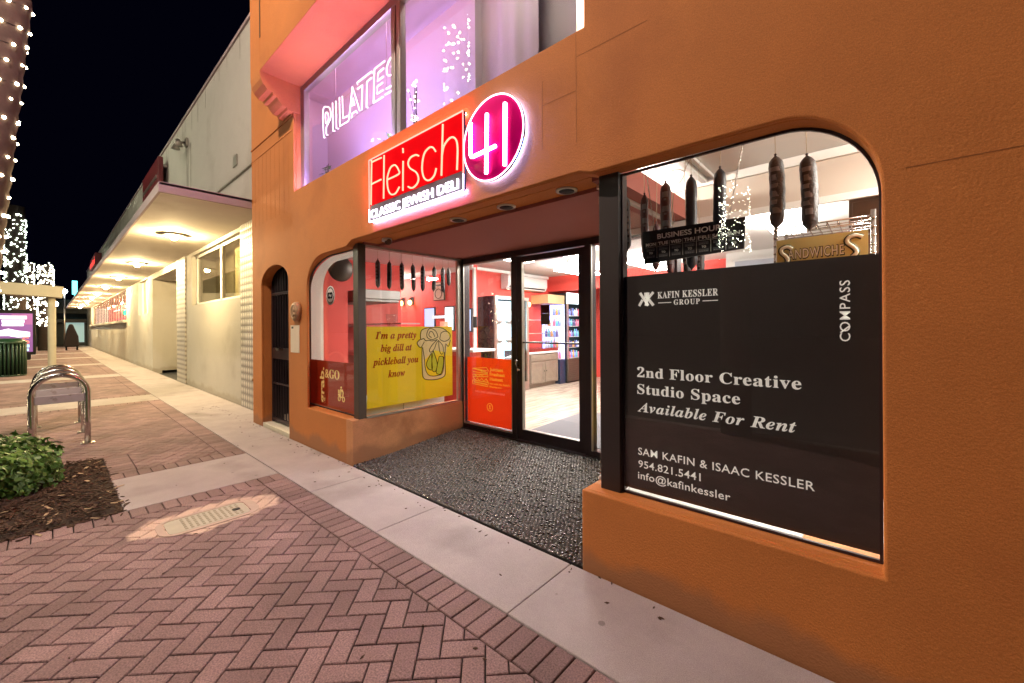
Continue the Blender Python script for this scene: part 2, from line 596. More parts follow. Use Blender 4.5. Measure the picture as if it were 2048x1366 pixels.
def paver_mat():
    m, nt, p, out = nodes('red_brown_paver')
    L = nt.links
    p.inputs['Roughness'].default_value = .82
    g = N(nt, "ShaderNodeNewGeometry")
    tc = N(nt, "ShaderNodeTexCoord")
    rp = N(nt, "ShaderNodeValToRGB")
    e = rp.color_ramp.elements
    e[0].color = (.20, .122, .122, 1)
    e[1].color = (.29, .185, .183, 1)
    k = e.new(.5)
    k.color = (.245, .153, .151, 1)
    L.new(g.outputs['Random Per Island'], rp.inputs[0])
    no = N(nt, "ShaderNodeTexNoise")
    no.inputs['Scale'].default_value = 130
    no.inputs['Detail'].default_value = 3
    L.new(g.outputs['Position'], no.inputs['Vector'])
    sp = N(nt, "ShaderNodeValToRGB")
    sp.color_ramp.elements[0].position = .3
    sp.color_ramp.elements[0].color = (.55, .55, .55, 1)
    sp.color_ramp.elements[1].position = .75
    sp.color_ramp.elements[1].color = (1.5, 1.5, 1.5, 1)
    L.new(no.outputs['Fac'], sp.inputs[0])
    n2 = N(nt, "ShaderNodeTexNoise")
    n2.inputs['Scale'].default_value = 1.7
    n2.inputs['Detail'].default_value = 5
    L.new(g.outputs['Position'], n2.inputs['Vector'])
    r2 = N(nt, "ShaderNodeValToRGB")
    r2.color_ramp.elements[0].position = .35
    r2.color_ramp.elements[0].color = (.72, .72, .70, 1)
    r2.color_ramp.elements[1].position = .65
    r2.color_ramp.elements[1].color = (1.1, 1.1, 1.1, 1)
    L.new(n2.outputs['Fac'], r2.inputs[0])
    a = N(nt, "ShaderNodeMix", data_type='RGBA', blend_type='MULTIPLY')
    a.inputs[0].default_value = 1
    L.new(rp.outputs[0], a.inputs['A'])
    L.new(sp.outputs[0], a.inputs['B'])
    b = N(nt, "ShaderNodeMix", data_type='RGBA', blend_type='MULTIPLY')
    b.inputs[0].default_value = 1
    L.new(a.outputs['Result'], b.inputs['A'])
    L.new(r2.outputs[0], b.inputs['B'])
    # a patch of paler bricks round the utility box lid
    pos = N(nt, "ShaderNodeVectorMath", operation='SUBTRACT')
    pos.inputs[1].default_value = (-3.88, .83, 0)
    L.new(g.outputs['Position'], pos.inputs[0])
    n3 = N(nt, "ShaderNodeTexNoise")
    n3.inputs['Scale'].default_value = 5
    L.new(g.outputs['Position'], n3.inputs['Vector'])
    sx = N(nt, "ShaderNodeVectorMath", operation='MULTIPLY')
    sx.inputs[1].default_value = (3.5, 2.1, 0)
    L.new(pos.outputs[0], sx.inputs[0])
    ln = N(nt, "ShaderNodeVectorMath", operation='LENGTH')
    L.new(sx.outputs[0], ln.inputs[0])
    ad = N(nt, "ShaderNodeMath", operation='MULTIPLY_ADD')
    ad.inputs[1].default_value = .9
    L.new(n3.outputs['Fac'], ad.inputs[0])
    L.new(ln.outputs['Value'], ad.inputs[2])
    r3 = N(nt, "ShaderNodeValToRGB")
    r3.color_ramp.elements[0].position = .62
    r3.color_ramp.elements[0].color = (1, 1, 1, 1)
    r3.color_ramp.elements[1].position = .69
    r3.color_ramp.elements[1].color = (0, 0, 0, 1)
    dv = N(nt, "ShaderNodeMath", operation='DIVIDE')
    dv.inputs[1].default_value = 2.1
    L.new(ad.outputs[0], dv.inputs[0])
    L.new(dv.outputs[0], r3.inputs[0])
    c = N(nt, "ShaderNodeMix", data_type='RGBA')
    L.new(r3.outputs[0], c.inputs[0])
    L.new(b.outputs['Result'], c.inputs['A'])
    pal = N(nt, "ShaderNodeMix", data_type='RGBA', blend_type='MULTIPLY')
    pal.inputs[0].default_value = .5
    pal.inputs['A'].default_value = (.62, .45, .36, 1)
    L.new(sp.outputs[0], pal.inputs['B'])
    L.new(pal.outputs['Result'], c.inputs['B'])
    L.new(c.outputs['Result'], p.inputs['Base Color'])
    bn = N(nt, "ShaderNodeBump")
    bn.inputs['Strength'].default_value = .35
    bn.inputs['Distance'].default_value = .004
    L.new(no.outputs['Fac'], bn.inputs['Height'])
    L.new(bn.outputs['Normal'], p.inputs['Normal'])
    return m


def pebble_mat():
    m, nt, p, out = nodes('black_pebble')
    L = nt.links
    g = N(nt, "ShaderNodeNewGeometry")
    rp = N(nt, "ShaderNodeValToRGB")
    rp.color_ramp.elements[0].color = (.010, .009, .009, 1)
    rp.color_ramp.elements[1].color = (.075, .064, .058, 1)
    L.new(g.outputs['Random Per Island'], rp.inputs[0])
    L.new(rp.outputs[0], p.inputs['Base Color'])
    p.inputs['Roughness'].default_value = .24
    p.inputs['Coat Weight'].default_value = .8
    p.inputs['Coat Roughness'].default_value = .12
    return m


def tile_floor_mat():
    m, nt, p, out = nodes('pale_wood_tile')
    L = nt.links
    tc = N(nt, "ShaderNodeTexCoord")
    mp = N(nt, "ShaderNodeMapping")
    mp.inputs['Scale'].default_value = (14, 1.2, 1)
    mp.inputs['Rotation'].default_value = (0, 0, R(35))
    L.new(tc.outputs['Object'], mp.inputs['Vector'])
    no = N(nt, "ShaderNodeTexNoise")
    no.inputs['Scale'].default_value = 1.6
    no.inputs['Detail'].default_value = 6
    L.new(mp.outputs[0], no.inputs['Vector'])
    rp = N(nt, "ShaderNodeValToRGB")
    rp.color_ramp.elements[0].position = .32
    rp.color_ramp.elements[0].color = (.36, .28, .22, 1)
    rp.color_ramp.elements[1].position = .66
    rp.color_ramp.elements[1].color = (.66, .57, .48, 1)
    L.new(no.outputs['Fac'], rp.inputs[0])
    L.new(rp.outputs[0], p.inputs['Base Color'])
    p.inputs['Roughness'].default_value = .18
    return m


def relief_tile_mat():
    m, nt, p, out = nodes('relief_tile_facing')
    L = nt.links
    tc = N(nt, "ShaderNodeTexCoord")
    vo = N(nt, "ShaderNodeTexVoronoi", feature='F1')
    vo.inputs['Scale'].default_value = 8
    vo.inputs['Randomness'].default_value = 0
    L.new(tc.outputs['Object'], vo.inputs['Vector'])
    rp = N(nt, "ShaderNodeValToRGB")
    rp.color_ramp.elements[0].position = .25
    rp.color_ramp.elements[0].color = (.66, .62, .55, 1)
    rp.color_ramp.elements[1].position = .5
    rp.color_ramp.elements[1].color = (.30, .28, .25, 1)
    L.new(vo.outputs['Distance'], rp.inputs[0])
    L.new(rp.outputs[0], p.inputs['Base Color'])
    bn = N(nt, "ShaderNodeBump")
    bn.inputs['Strength'].default_value = .6
    bn.inputs['Distance'].default_value = .03
    bn.invert = True
    L.new(vo.outputs['Distance'], bn.inputs['Height'])
    L.new(bn.outputs['Normal'], p.inputs['Normal'])
    return m


M['paver'] = paver_mat()
M['pebble'] = pebble_mat()
M['mortar'] = mat('dark_mortar', (.014, .012, .011), .85, var=.3, scale=14, bump=.4)
M['floor_tile'] = tile_floor_mat()
M['relief'] = relief_tile_mat()

# ------------------------------------------------------------------ SETTING: ground, road, pavement
F = 2.112       # facade plane
DY = 3.671      # shop door plane
IZ = 0.116      # shop floor level

g = MB()
g.box(-140, 40, -60, 60, -.4, -.10)
tag(g.build('ground', M['asphalt']), kind='structure')
g = MB()
g.box(-140, 40, -9, -1.75, -.098, -.09)
tag(g.build('road', M['asphalt']), kind='structure')
g = MB()
x = -60
while x < 14:
    g.box(x + .004, x + 1.796, -1.75, -1.60, -.1, .004)
    x += 1.8
tag(g.build('kerb', M['kerb'], bevel=.01), kind='structure')
g = MB()
g.box(-60, 14, -1.6, F - .005, -.099, -.012)
g.box(-60, -7.29, F - .005, 2.43, -.099, -.012)
tag(g.build('pavement_bed', M['soil']), kind='structure')


def clip(poly, x0, x1, y0, y1):
    for (ax, lim, sgn) in ((0, x0, 1), (0, x1, -1), (1, y0, 1), (1, y1, -1)):
        out = []
        n = len(poly)
        for i in range(n):
            a, b = poly[i], poly[(i + 1) % n]
            da, db = sgn * (a[ax] - lim), sgn * (b[ax] - lim)
            if da >= 0:
                out.append(a)
            if da * db < 0:
                t = da / (da - db)
                out.append((a[0] + (b[0] - a[0]) * t, a[1] + (b[1] - a[1]) * t))
        poly = out
        if len(poly) < 3:
            return []
    return poly


pv = MB()


def brick(poly):
    if len(poly) < 3:
        return
    cx = sum(p[0] for p in poly) / len(poly)
    cyy = sum(p[1] for p in poly) / len(poly)
    A = 0
    n = len(poly)
    for i in range(n):
        a, b = poly[i], poly[(i + 1) % n]
        A += a[0] * b[1] - a[1] * b[0]
    if abs(A) < .0012:
        return
    if A < 0:
        poly = poly[::-1]

    def inset(d):
        res = []
        for i in range(n):
            p0, p1, p2 = Vector(poly[i - 1]), Vector(poly[i]), Vector(poly[(i + 1) % n])
            e1, e2 = (p1 - p0), (p2 - p1)
            if e1.length < 1e-5 or e2.length < 1e-5:
                res.append(p1)
                continue
            n1 = Vector((-e1.y, e1.x)).normalized()
            n2 = Vector((-e2.y, e2.x)).normalized()
            k = n1 + n2
            den = max(.35, 1 + n1.dot(n2))
            res.append(p1 + k * (d / den))
        return res
    zt = random.uniform(-.0012, .0012)
    tx, ty = random.uniform(-.004, .004), random.uniform(-.004, .004)
    o, i_ = inset(.0034), inset(.0072)
    vs = [(p.x, p.y, -.016) for p in o] + [(p.x, p.y, zt - .0035 + (p.x - cx) * tx + (p.y - cyy) * ty) for p in o] + [(p.x, p.y, zt + (p.x - cx) * tx + (p.y - cyy) * ty) for p in i_]
    fs = []
    for r_ in (0, 1):
        for i in range(n):
            j = (i + 1) % n
            fs.append((r_ * n + i, r_ * n + j, (r_ + 1) * n + j, (r_ + 1) * n + i))
    fs.append(tuple(2 * n + i for i in range(n)))
    pv.add(vs, fs)


def herring(x0, x1, y0, y1, W=.1):
    c = math.cos(R(45))
    cx, cyy = (x0 + x1) / 2, (y0 + y1) / 2
    ext = (abs(x1 - x0) + abs(y1 - y0)) / 2 + .4
    ox, oy = -2.0, .7

    def rot(p):
        return ((p[0] - p[1]) * c + ox, (p[0] + p[1]) * c + oy)
    # lattice indices covering the region
    rx, ry = cx - ox, cyy - oy
    pc, qc = (rx + ry) * c, (-rx + ry) * c
    nmax = int(ext * 1.5 / W)
    for m_ in range(-nmax // 4 - 2 + 0, nmax // 4 + 3):
        for n_ in range(-nmax - 2, nmax + 3):
            bm_ = round((pc - qc) / (4 * W)) + m_
            bn_ = round((pc + qc) / (2 * W)) + n_
            a0, b0 = bn_ * W + 2 * W * bm_, bn_ * W - 2 * W * bm_
            for (u0, v0, u1, v1) in ((0, 0, 2, 1), (2, -1, 3, 1)):
                P = [rot((a0 + u * W, b0 + v * W)) for u, v in ((u0, v0), (u1, v0), (u1, v1), (u0, v1))]
                q = clip(P, x0, x1, y0, y1)
                if q:
                    brick(q)


def soldier(x0, x1, y0, y1, along):
    L = (x1 - x0) if along == 'x' else (y1 - y0)
    n = max(1, round(L / .1))
    for i in range(n):
        if along == 'x':
            a, b = x0 + L * i / n, x0 + L * (i + 1) / n
            brick([(a, y0), (b, y0), (b, y1), (a, y1)])
        else:
            a, b = y0 + L * i / n, y0 + L * (i + 1) / n
            brick([(x0, a), (x1, a), (x1, b), (x0, b)])


YI, YO = 1.317, 1.522
bands = [(-5.50, -4.48)] + [(-5.50 - 6.65 * k, -4.48 - 6.65 * k) for k in range(1, 8)]
# near field
herring(-4.28, 2.2, -1.6, YI)
soldier(-4.28, 2.2, YI, YO, 'x')
soldier(-4.48, -4.28, -1.6, YO, 'y')
for k in range(len(bands)):
    xr = bands[k][0] - .2
    xl = bands[k + 1][1] + .2 if k + 1 < len(bands) else -57
    soldier(bands[k][0] - .2, bands[k][0], (.385 if k == 0 else -1.6), YO, 'y')
    if k == 0:
        herring(xl, -6.52, -1.6, YI)
        herring(-6.52, xr, .60, YI)
        soldier(-6.52, xr, .395, .60, 'x')
    else:
        herring(xl, xr, -1.6, YI)
    soldier(xl, xr, YI, YO, 'x')
    if k + 1 < len(bands):
        soldier(xl - .2, xl, -1.6, YO, 'y')
tag(pv.build('paver_pavement', M['paver'], fix=False), kind='structure')

g = MB()
xs = [-60, -48, -42.6, -37.4, -31.8, -26.3, -21.2, -16.6, -12.6, -9.15, -7.29, -6.02, -3.75, -2.66, -1.4, .2, 1.9, 6]
for a, b in zip(xs, xs[1:]):
    g.box(a + .0018, b - .0018, YO + .005, (F - .012) if a > -7.3 else 2.405, -.1, random.uniform(-.001, .001))
for i, (a, b) in enumerate(bands):
    g.box(a + .004, b - .004, .392 if i == 0 else -1.6, YO - .004, -.1, .0)
tag(g.build('concrete_path', M['concrete'], bevel=.006), kind='structure')

# pebbled entry ramp
g = MB()
n = 12
vs, fs = [], []
for i in range(n + 1):
    y = F + .004 + (DY + .1 - F) * i / n
    t = min(1, i / n)
    z = .004 + (IZ - .006) * (t * t * (3 - 2 * t))
    vs += [(-4.16, y, z), (-1.28, y, z)]
for i in range(n):
    fs.append((2 * i, 2 * i + 1, 2 * i + 3, 2 * i + 2))
g.add(vs, fs, 0, True)
g.add([(-4.16, F + .004, -.1), (-1.28, F + .004, -.1), (-1.28, F + .004, .004), (-4.16, F + .004, .004)], [(0, 1, 2, 3)])
rnd = random.Random(21)
row = 0
y = F + .018


def floor_z(y):
    t_ = max(0, min(1, (y - F - .004) / (DY + .1 - F)))
    return .004 + (IZ - .006) * (t_ * t_ * (3 - 2 * t_))


while y < DY + .04:
    x = -4.15 + (row % 2) * .016
    while x < -1.29:
        px, py = x + rnd.uniform(-.006, .006), y + rnd.uniform(-.006, .006)
        ra, rb = rnd.uniform(.0135, .0205), rnd.uniform(.010, .0145)
        hh = rnd.uniform(.006, .013)
        an = rnd.gauss(.5 + .9 * math.sin(px * 1.7) * math.cos(py * 2.1), .5)
        ca, sa = math.cos(an), math.sin(an)
        z0 = floor_z(py)
        vs = []
        for k_, hz in ((1, -.002), (.82, .55), (.42, .92)):
            for q in range(8):
                a = 6.2832 * q / 8
                u, v = ra * k_ * math.cos(a), rb * k_ * math.sin(a)
                vs.append((px + u * ca - v * sa, py + u * sa + v * ca, z0 + (hz * hh if hz > 0 else hz)))
        vs.append((px, py, z0 + hh))
        fs = []
        for r_ in (0, 8):
            for q in range(8):
                fs.append((r_ + q, r_ + (q + 1) % 8, r_ + 8 + (q + 1) % 8, r_ + 8 + q))
        for q in range(8):
            fs.append((16 + q, 16 + (q + 1) % 8, 24))
        g.add(vs, fs, 1, True)
        x += .0325
    y += .0275
    row += 1
tag(g.build('entry_floor', [M['mortar'], M['pebble']], fix=False), kind='structure')

# planting bed
g = MB()
nx, ny = 26, 24
vs, fs = [], []
for j in range(ny + 1):
    for i in range(nx + 1):
        x, y = -6.50 + 2.02 * i / nx, -1.6 + 1.985 * j / ny
        e = min(i, nx - i, j, ny - j) / 6
        vs.append((x, y, -.002 + min(1, e) * .035 + random.uniform(-.008, .008) * min(1, e)))
for j in range(ny):
    for i in range(nx):
        a = j * (nx + 1) + i
        fs.append((a, a + 1, a + nx + 2, a + nx + 1))
g.add(vs, fs, 0, True)
tag(g.build('mulch_bed', M['mulch']), kind='structure')
for nm, mt, cnt, sc, ext in (('mulch', M['chip'], 3600, .8, .06), ('leaf_litter', M['chip2'], 110, 1.15, .10)):
    g = MB()
    for _ in range(cnt):
        x, y = random.uniform(-6.5 - ext * .2, -4.46 + ext * (random.random() < .12)), random.uniform(-1.3, .39 + ext * (random.random() < .12))
        inside = -6.46 < x < -4.52 and y < .35
        z = .03 + random.uniform(0, .02) if inside else .006
        a, l, wd = random.uniform(0, 6.28), random.uniform(.012, .04) * sc, random.uniform(.004, .010) * sc
        ca, sa = math.cos(a), math.sin(a)
        t = random.uniform(-.4, .4) if inside else 0
        P = [(-l, -wd), (l, -wd), (l, wd), (-l, wd)]
        g.add([(x + p[0] * ca - p[1] * sa, y + p[0] * sa + p[1] * ca, z + p[0] * t) for p in P] + [(x + p[0] * ca - p[1] * sa, y + p[0] * sa + p[1] * ca, z - .004 + p[0] * t) for p in P], [(0, 1, 2, 3), (0, 4, 5, 1), (1, 5, 6, 2), (2, 6, 7, 3), (3, 7, 4, 0)])
    tag(g.build(nm, mt, fix=False), kind='stuff')

g = MB()
rnd = random.Random(77)
for _ in range(190):
    x, y = rnd.uniform(-9.5, -.6), rnd.uniform(-1.2, 2.06)
    if rnd.random() < .45:
        y = rnd.uniform(1.98, 2.09)
    a, l, wd = rnd.uniform(0, 6.28), rnd.uniform(.004, .016), rnd.uniform(.003, .007)
    ca, sa = math.cos(a), math.sin(a)
    P = [(-l, 0), (0, -wd), (l, 0), (0, wd)]
    g.add([(x + p[0] * ca - p[1] * sa, y + p[0] * sa + p[1] * ca, .0045) for p in P] + [(x + p[0] * ca - p[1] * sa, y + p[0] * sa + p[1] * ca, .0015) for p in P], [(0, 1, 2, 3), (0, 4, 5, 1), (1, 5, 6, 2), (2, 6, 7, 3), (3, 7, 4, 0)])
tag(g.build('pavement_litter', M['chip'], fix=False), kind='stuff')

# utility box lid
t = thing('utility_box_lid', 'oblong pale utility lid with rounded ends set among the pavers', 'utility cover', (-3.83, .80, 0))


def rrect(x0, x1, y0, y1, r, n=5):
    out = []
    for cx, cyy, a0 in ((x1 - r, y1 - r, 0), (x0 + r, y1 - r, 90), (x0 + r, y0 + r, 180), (x1 - r, y0 + r, 270)):
        for i in range(n + 1):
            a = R(a0 + 90 * i / n)
            out.append((cx + r * math.cos(a), cyy + r * math.sin(a)))
    return out


M['lid'] = mat('pale_cast_lid', (.46, .43, .34), .7, var=.15, scale=9, bump=.3)
M['lid_dark'] = mat('lid_grip', (.33, .30, .22), .8)
M['lid_rim'] = mat('lid_collar', (.50, .38, .31), .8, var=.15, scale=9, bump=.3)
g = MB()
g.plate(rrect(-4.01, -3.66, .50, 1.13, .12), -.02, .005, 'z', holes=[rrect(-3.975, -3.695, .545, 1.065, .05)])
g.build('collar', M['lid_rim'], t)
g = MB()
g.plate(rrect(-3.968, -3.702, .552, 1.058, .045), -.02, .004, 'z')
g.build('lid', M['lid'], t)
g = MB()
for i in range(11):
    for j in range(6):
        xx, yy = -3.935 + j * .040, .655 + i * .035
        g.box(xx - .011, xx + .011, yy - .008, yy + .008, .004, .0062)
g.build('grip_pattern', M['lid_dark'], t)
g = MB()
g.lathe([(.001, .0), (.028, .0), (.028, .001), (.001, .001)], (-3.83, .985, .0065), 14)
g.build('lift_hole', M['dark_void'], t)

# ------------------------------------------------------------------ ORANGE BUILDING
B = thing('orange_building', 'orange stucco corner shop building with arched windows and a deep entry', 'building', (-1.6, F, 0))


def arc(cx, cz, rx, rz, a0, a1, n=14):
    return [(cx + rx * math.cos(R(a0 + (a1 - a0) * i / n)), cz + rz * math.sin(R(a0 + (a1 - a0) * i / n))) for i in range(n + 1)]


gate_arc = arc(-6.36, 2.09, .52, .25, 180, 0)
left_arc = arc(-4.80, 1.95, .45, .36, 180, 90)
right_arc = arc(-.32, 1.972, .337, .36, 90, 0)
outer = [(-7.28, -.1), (-6.88, -.1)] + gate_arc + [(-5.84, -.1), (-4.117, -.1), (-4.117, .468), (-5.25, .468)] + left_arc + \
        [(-4.24, 2.318), (-4.117, 2.372), (-1.325, 2.372), (-1.247, 2.345)] + [(-.6, 2.338)] + right_arc + [(.017, .468), (-1.325, .468), (-1.325, -.1), (6, -.1), (6, 7.5), (-1.29, 7.5), (-1.29, 3.218), (-5.627, 3.218), (-5.627, 4.24), (-5.972, 4.24), (-5.972, 7.5), (-7.28, 7.5)]
g = MB()
left_arc2 = arc(-4.80, 1.95, .72, .37, 180, 90)
g.plate(outer, F, F + .03)
i_ = outer.index((-5.25, .468))
outer2 = outer[:i_] + [(-5.52, .468)] + left_arc2 + outer[i_ + 1 + len(left_arc):]
g.plate(outer2, F + .03, F + .14)
wall = g.build('wall', M['stucco'], B, bevel=.008)
# overhanging upper storey with stepped corbel
prof = [(1.725, 7.5), (1.725, 4.596), (1.737, 4.519), (1.762, 4.463), (1.811, 4.411), (1.867, 4.401), (1.874, 4.37), (1.918, 4.362), (1.937, 4.328), (1.983, 4.279), (2.035, 4.277), (2.044, 4.247), (2.112, 4.242), (2.25, 4.242), (2.25, 7.5)]
g = MB()
g.plate(prof, -5.97, -5.627, 'x')
g.build('corbelled_storey', M['stucco'], B, bevel=.004)
g = MB()
g.box(-5.627, -1.29, 1.725, 2.25, 4.60, 7.5)
g.build('upper_overhang', M['stucco'], B, bevel=.004)
g = MB()
g.box(-5.61, -5.585, 1.719, 1.724, 4.99, 7.4)
g.build('groove', M['brown_wood'], B)
g = MB()
for i in range(9):
    xx = -7.12 + i * .165
    g.box(xx, xx + .006, F - .0016, F - .0004, 3.0, 4.015)
g.box(-7.28, -5.66, F - .012, F - .0005, 4.20, 4.225)
g.box(-7.28, -5.66, F - .006, F - .0005, 4.02, 4.03)
g.build('panel_moulding', M['stucco'], B)
for (x0, x1, z0, z1) in ((-1.60, -1.5978, 2.58, 3.02), (-1.345, -1.3428, 2.55, 3.20), (-3.9, -3.8978, 2.45, 2.5), (-1.598, -1.345, 2.86, 2.8622), (-1.343, -.9, 3.06, 3.0622), (.08, .62, 2.02, 2.0222)):
    g = MB()
    g.box(x0, x1, F - .0012, F - .0003, z0, z1)
    g.build('plaster_joint', M['joint'], B)
# hood over entry: beam + soffit
g = MB()
g.box(-4.117, -1.325, F + .14, 2.43, 2.372, 2.9)
g.build('entry_beam', M['stucco'], B)
M['soffit'] = mat('soffit_light_tint', (.36, .115, .09), .75, var=.06, scale=2)  # same stucco, with shade and lavender sign light put into the colour
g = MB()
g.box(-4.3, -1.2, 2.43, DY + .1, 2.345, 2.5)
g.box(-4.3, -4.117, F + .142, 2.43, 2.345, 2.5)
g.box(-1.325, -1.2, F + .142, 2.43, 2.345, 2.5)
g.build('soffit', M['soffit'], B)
# bulkheads under the glass
g = MB()
g.box(-4.257, -4.1155, F - .0015, DY - .02, 0, .4695)
g.box(-5.52, -4.257, F + .142, F + .30, .30, .46)
g.build('bulkhead', M['stucco_dirty_lit'], B)
g = MB()
g.box(-1.325, -1.185, F + .142, DY - .02, 0, .468)
g.box(-1.185, .2, F + .142, F + .30, .30, .46)
g.build('bulkhead', M['stucco_dirty_lit'], B, bevel=.006)
# posts and frames of the shop windows
for (x0, x1, y0, y1) in ((-4.235, -4.125, 2.187, 2.275), (-1.250, -1.122, 2.206, 2.32)):
    g = MB()
    g.box(x0, x1, y0, y1, .468, 2.35)
    g.build('corner_post', M['post'] if x0 < -2 else M['post_dark'], B, bevel=.004)
GY = 2.24
Fr = B
for bx in ((-4.16, -4.118, DY - .10, DY + .02, .47, 2.345), (-4.14, -4.110, 2.275, DY - .1, 2.318, 2.343), (-4.14, -4.110, 2.275, DY - .1, .468, .488), (-1.332, -1.30, 2.32, DY - .1, .468, .488), (-1.332, -1.30, 2.32, DY - .1, 2.318, 2.343)):
    g = MB()
    g.box(*bx)
    g.build('window_frame', M['alu'], B)
g = MB()
g.plate([(-1.122, .469), (.016, .469)] + list(reversed(right_arc)) + [(-1.122, 2.336)], GY - .004, GY + .012, holes=[[(-1.112, .482), (-1.112, 2.324)] + [(p[0] - .008, p[1] - .011) for p in right_arc] + [(.004, .482)]])
g.build('window_frame', M['dark_frame'], B)
g = MB()
g.plate([(-5.52, .469), (-4.235, .469), (-4.235, 2.318), (-4.80, 2.318)] + list(reversed(left_arc2)), GY - .006, GY + .012, holes=[[(-5.512, .482), (-4.24, .482), (-4.24, 2.306), (-4.80, 2.306)] + [(p[0] + .009, p[1] - .010) for p in reversed(left_arc2)]])
g.build('window_frame', M['dark_frame'], B)
# glass panes
g = MB()
g.plate([(-1.122, .48), (.012, .48)] + list(reversed(right_arc)) + [(-1.122, 2.33)], GY, GY + .006)
g.build('window_pane', M['glass'], B)
g = MB()
g.plate([(-5.515, .48), (-4.235, .48), (-4.235, 2.308), (-4.80, 2.308)] + [(p[0] + .005, p[1] - .008) for p in reversed(left_arc2)], GY, GY + .006)
g.build('window_pane', M['glass'], B)
g = MB()
g.box(-4.130, -4.124, 2.275, DY - .1, .488, 2.318)
g.build('window_pane', M['glass'], B)
g = MB()
g.box(-1.32, -1.314, 2.32, DY - .1, .488, 2.318)
g.build('window_pane', M['glass'], B)
# storefront in the door plane
sf = MB()
y0, y1 = DY - .03, DY + .08
sf.box(-4.117, -1.3, y0, y1, 2.275, 2.346)          # head
sf.box(-4.117, -4.085, y0, y1, .10, 2.275)
sf.box(-3.235, -3.165, y0, y1, .10, 2.275)
sf.box(-2.235, -2.165, y0, y1, .10, 2.275)
sf.box(-1.345, -1.3, y0, y1, .10, 2.275)
sf.box(-4.085, -3.235, y0, y1, .09, .182)
sf.box(-2.165, -1.345, y0, y1, .09, .182)
sf.box(-4.117, -1.3, y0 - .02, y1, .05, .128)
sfo = sf.build('storefront_frame', M['dark_frame'], B, bevel=.003)
for bx in ((-4.086, -4.078, .182, 2.275), (-3.242, -3.234, .182, 2.275), (-4.078, -3.242, .182, .20), (-4.078, -3.242, 2.262, 2.275), (-2.166, -2.150, .182, 2.275)):
    g = MB()
    g.box(bx[0], bx[1], y0 - .004, y0 + .01, bx[2], bx[3])
    g.build('glazing_bead', M['alu'], sfo)
for a, b in ((-4.085, -3.235), (-2.165, -1.345)):
    g = MB()
    g.box(a, b, DY + .02, DY + .026, .182, 2.275)
    g.build('window_pane', M['glass'], B)
dr = MB()
for a, b, c, d in ((-3.162, -3.085, .135, 2.262), (-2.315, -2.238, .135, 2.262), (-3.085, -2.315, .135, .25), (-3.085, -2.315, 2.20, 2.262), (-3.085, -2.315, 1.255, 1.272)):
    dr.box(a, b, DY - .02, DY + .03, c, d)
door = dr.build('door', M['dark_frame'], B, bevel=.003)
for bx in ((-3.086, -3.078, .258, 2.194), (-3.085, -2.315, 2.194, 2.2), (-3.085, -2.315, .25, .258)):
    g = MB()
    g.box(bx[0], bx[1], DY - .024, DY + .02, bx[2], bx[3])
    g.build('glazing_bead', M['alu'], door)
g = MB()
g.box(-3.085, -2.315, DY, DY + .006, .25, 2.2)
g.build('door_pane', M['glass_door'], door)
g = MB()
g.tube([(-3.14, DY - .02, .99), (-3.14, DY - .06, .99), (-3.14, DY - .075, 1.02), (-3.14, DY - .06, 1.06), (-3.14, DY - .02, 1.06)], .008)
g.lathe([(.001, 0), (.02, 0), (.02, -.012), (.001, -.012)], (-3.14, DY - .02, .94), 12, axis='y')
g.build('handle', M['steel'], door)
g = MB()
g.box(-3.05, -2.32, DY + .04, DY + .075, 2.215, 2.235)
g.tube([(-2.5, DY + .08, 2.19), (-2.7, DY + .35, 2.19)], .012)
g.build('door_closer', M['alu'], door)

# recessed soffit lights (unlit) and a camera
for i, (x, lab) in enumerate(((-1.575, 'unlit round recessed downlight in the entry soffit nearest the big window'), (-2.13, 'unlit round recessed downlight in the middle of the entry soffit row'), (-2.69, 'unlit round recessed downlight under the neon sign\'s left part'))):
    t = thing('recessed_downlight', lab, 'ceiling light', (x, 2.345, 2.37), 'downlights along the entry soffit')
    g = MB()
    g.lathe([(.052, .002), (.074, .002), (.074, -.008), (.052, -.008)], (x, 2.345, 2.371), 24)
    g.build('trim_ring', M['alu'], t)
    g = MB()
    g.lathe([(.001, 0), (.053, 0), (.053, .001), (.001, .001)], (x, 2.345, 2.362), 24)
    g.build('lens', M['dark_void'], t)
t = thing('security_camera', 'small round white security camera under the entry beam by the corner post', 'camera', (-3.80, 2.335, 2.372))
g = MB()
g.lathe([(.001, 0), (.05, 0), (.052, -.03), (.03, -.036)], (-3.80, 2.335, 2.371), 16)
g.build('base', M['white_plastic'], t)
g = MB()
g.sphere((-3.775, 2.335, 2.335), .036, 14, 8)
g.build('dome', M['brown_wood'], t)

# arched gate
gt = MB()
gt.box(-6.86, -6.82, 2.24, 2.275, .05, 2.1)
gt.box(-5.88, -5.84, 2.24, 2.275, .05, 2.1)
for z0, z1 in ((.07, .12), (1.0, 1.16), (1.94, 1.98)):
    gt.box(-6.82, -5.88, 2.24, 2.275, z0, z1)
for i in range(9):
    xx = -6.74 + i * .098
    gt.tube([(xx, 2.258, .12), (xx, 2.258, 2.1 + .2 * math.sqrt(max(0, 1 - ((xx + 6.36) / .52) ** 2)))], .009, 6)
gt.box(-6.82, -5.88, 2.245, 2.27, .62, .645)
gate = gt.build('gate', M['dark_frame'], B, bevel=.002)
g = MB()
g.box(-6.52, -6.40, 2.18, 2.24, 1.13, 1.17)
g.build('handle', M['steel'], gate)
g = MB()
g.box(-6.88, -5.84, 2.75, 2.78, .0, 2.4)
g.build('inner_door', M['dark_void'], B)
g = MB()
g.box(-6.90, -6.885, F + .142, 2.75, 0, 2.4)
g.box(-5.835, -5.80, F + .142, 2.75, 0, 2.4)
g.box(-6.9, -5.8, F + .142, 2.75, 2.4, 2.44)
g.build('passage_wall', M['dark_void'], B)
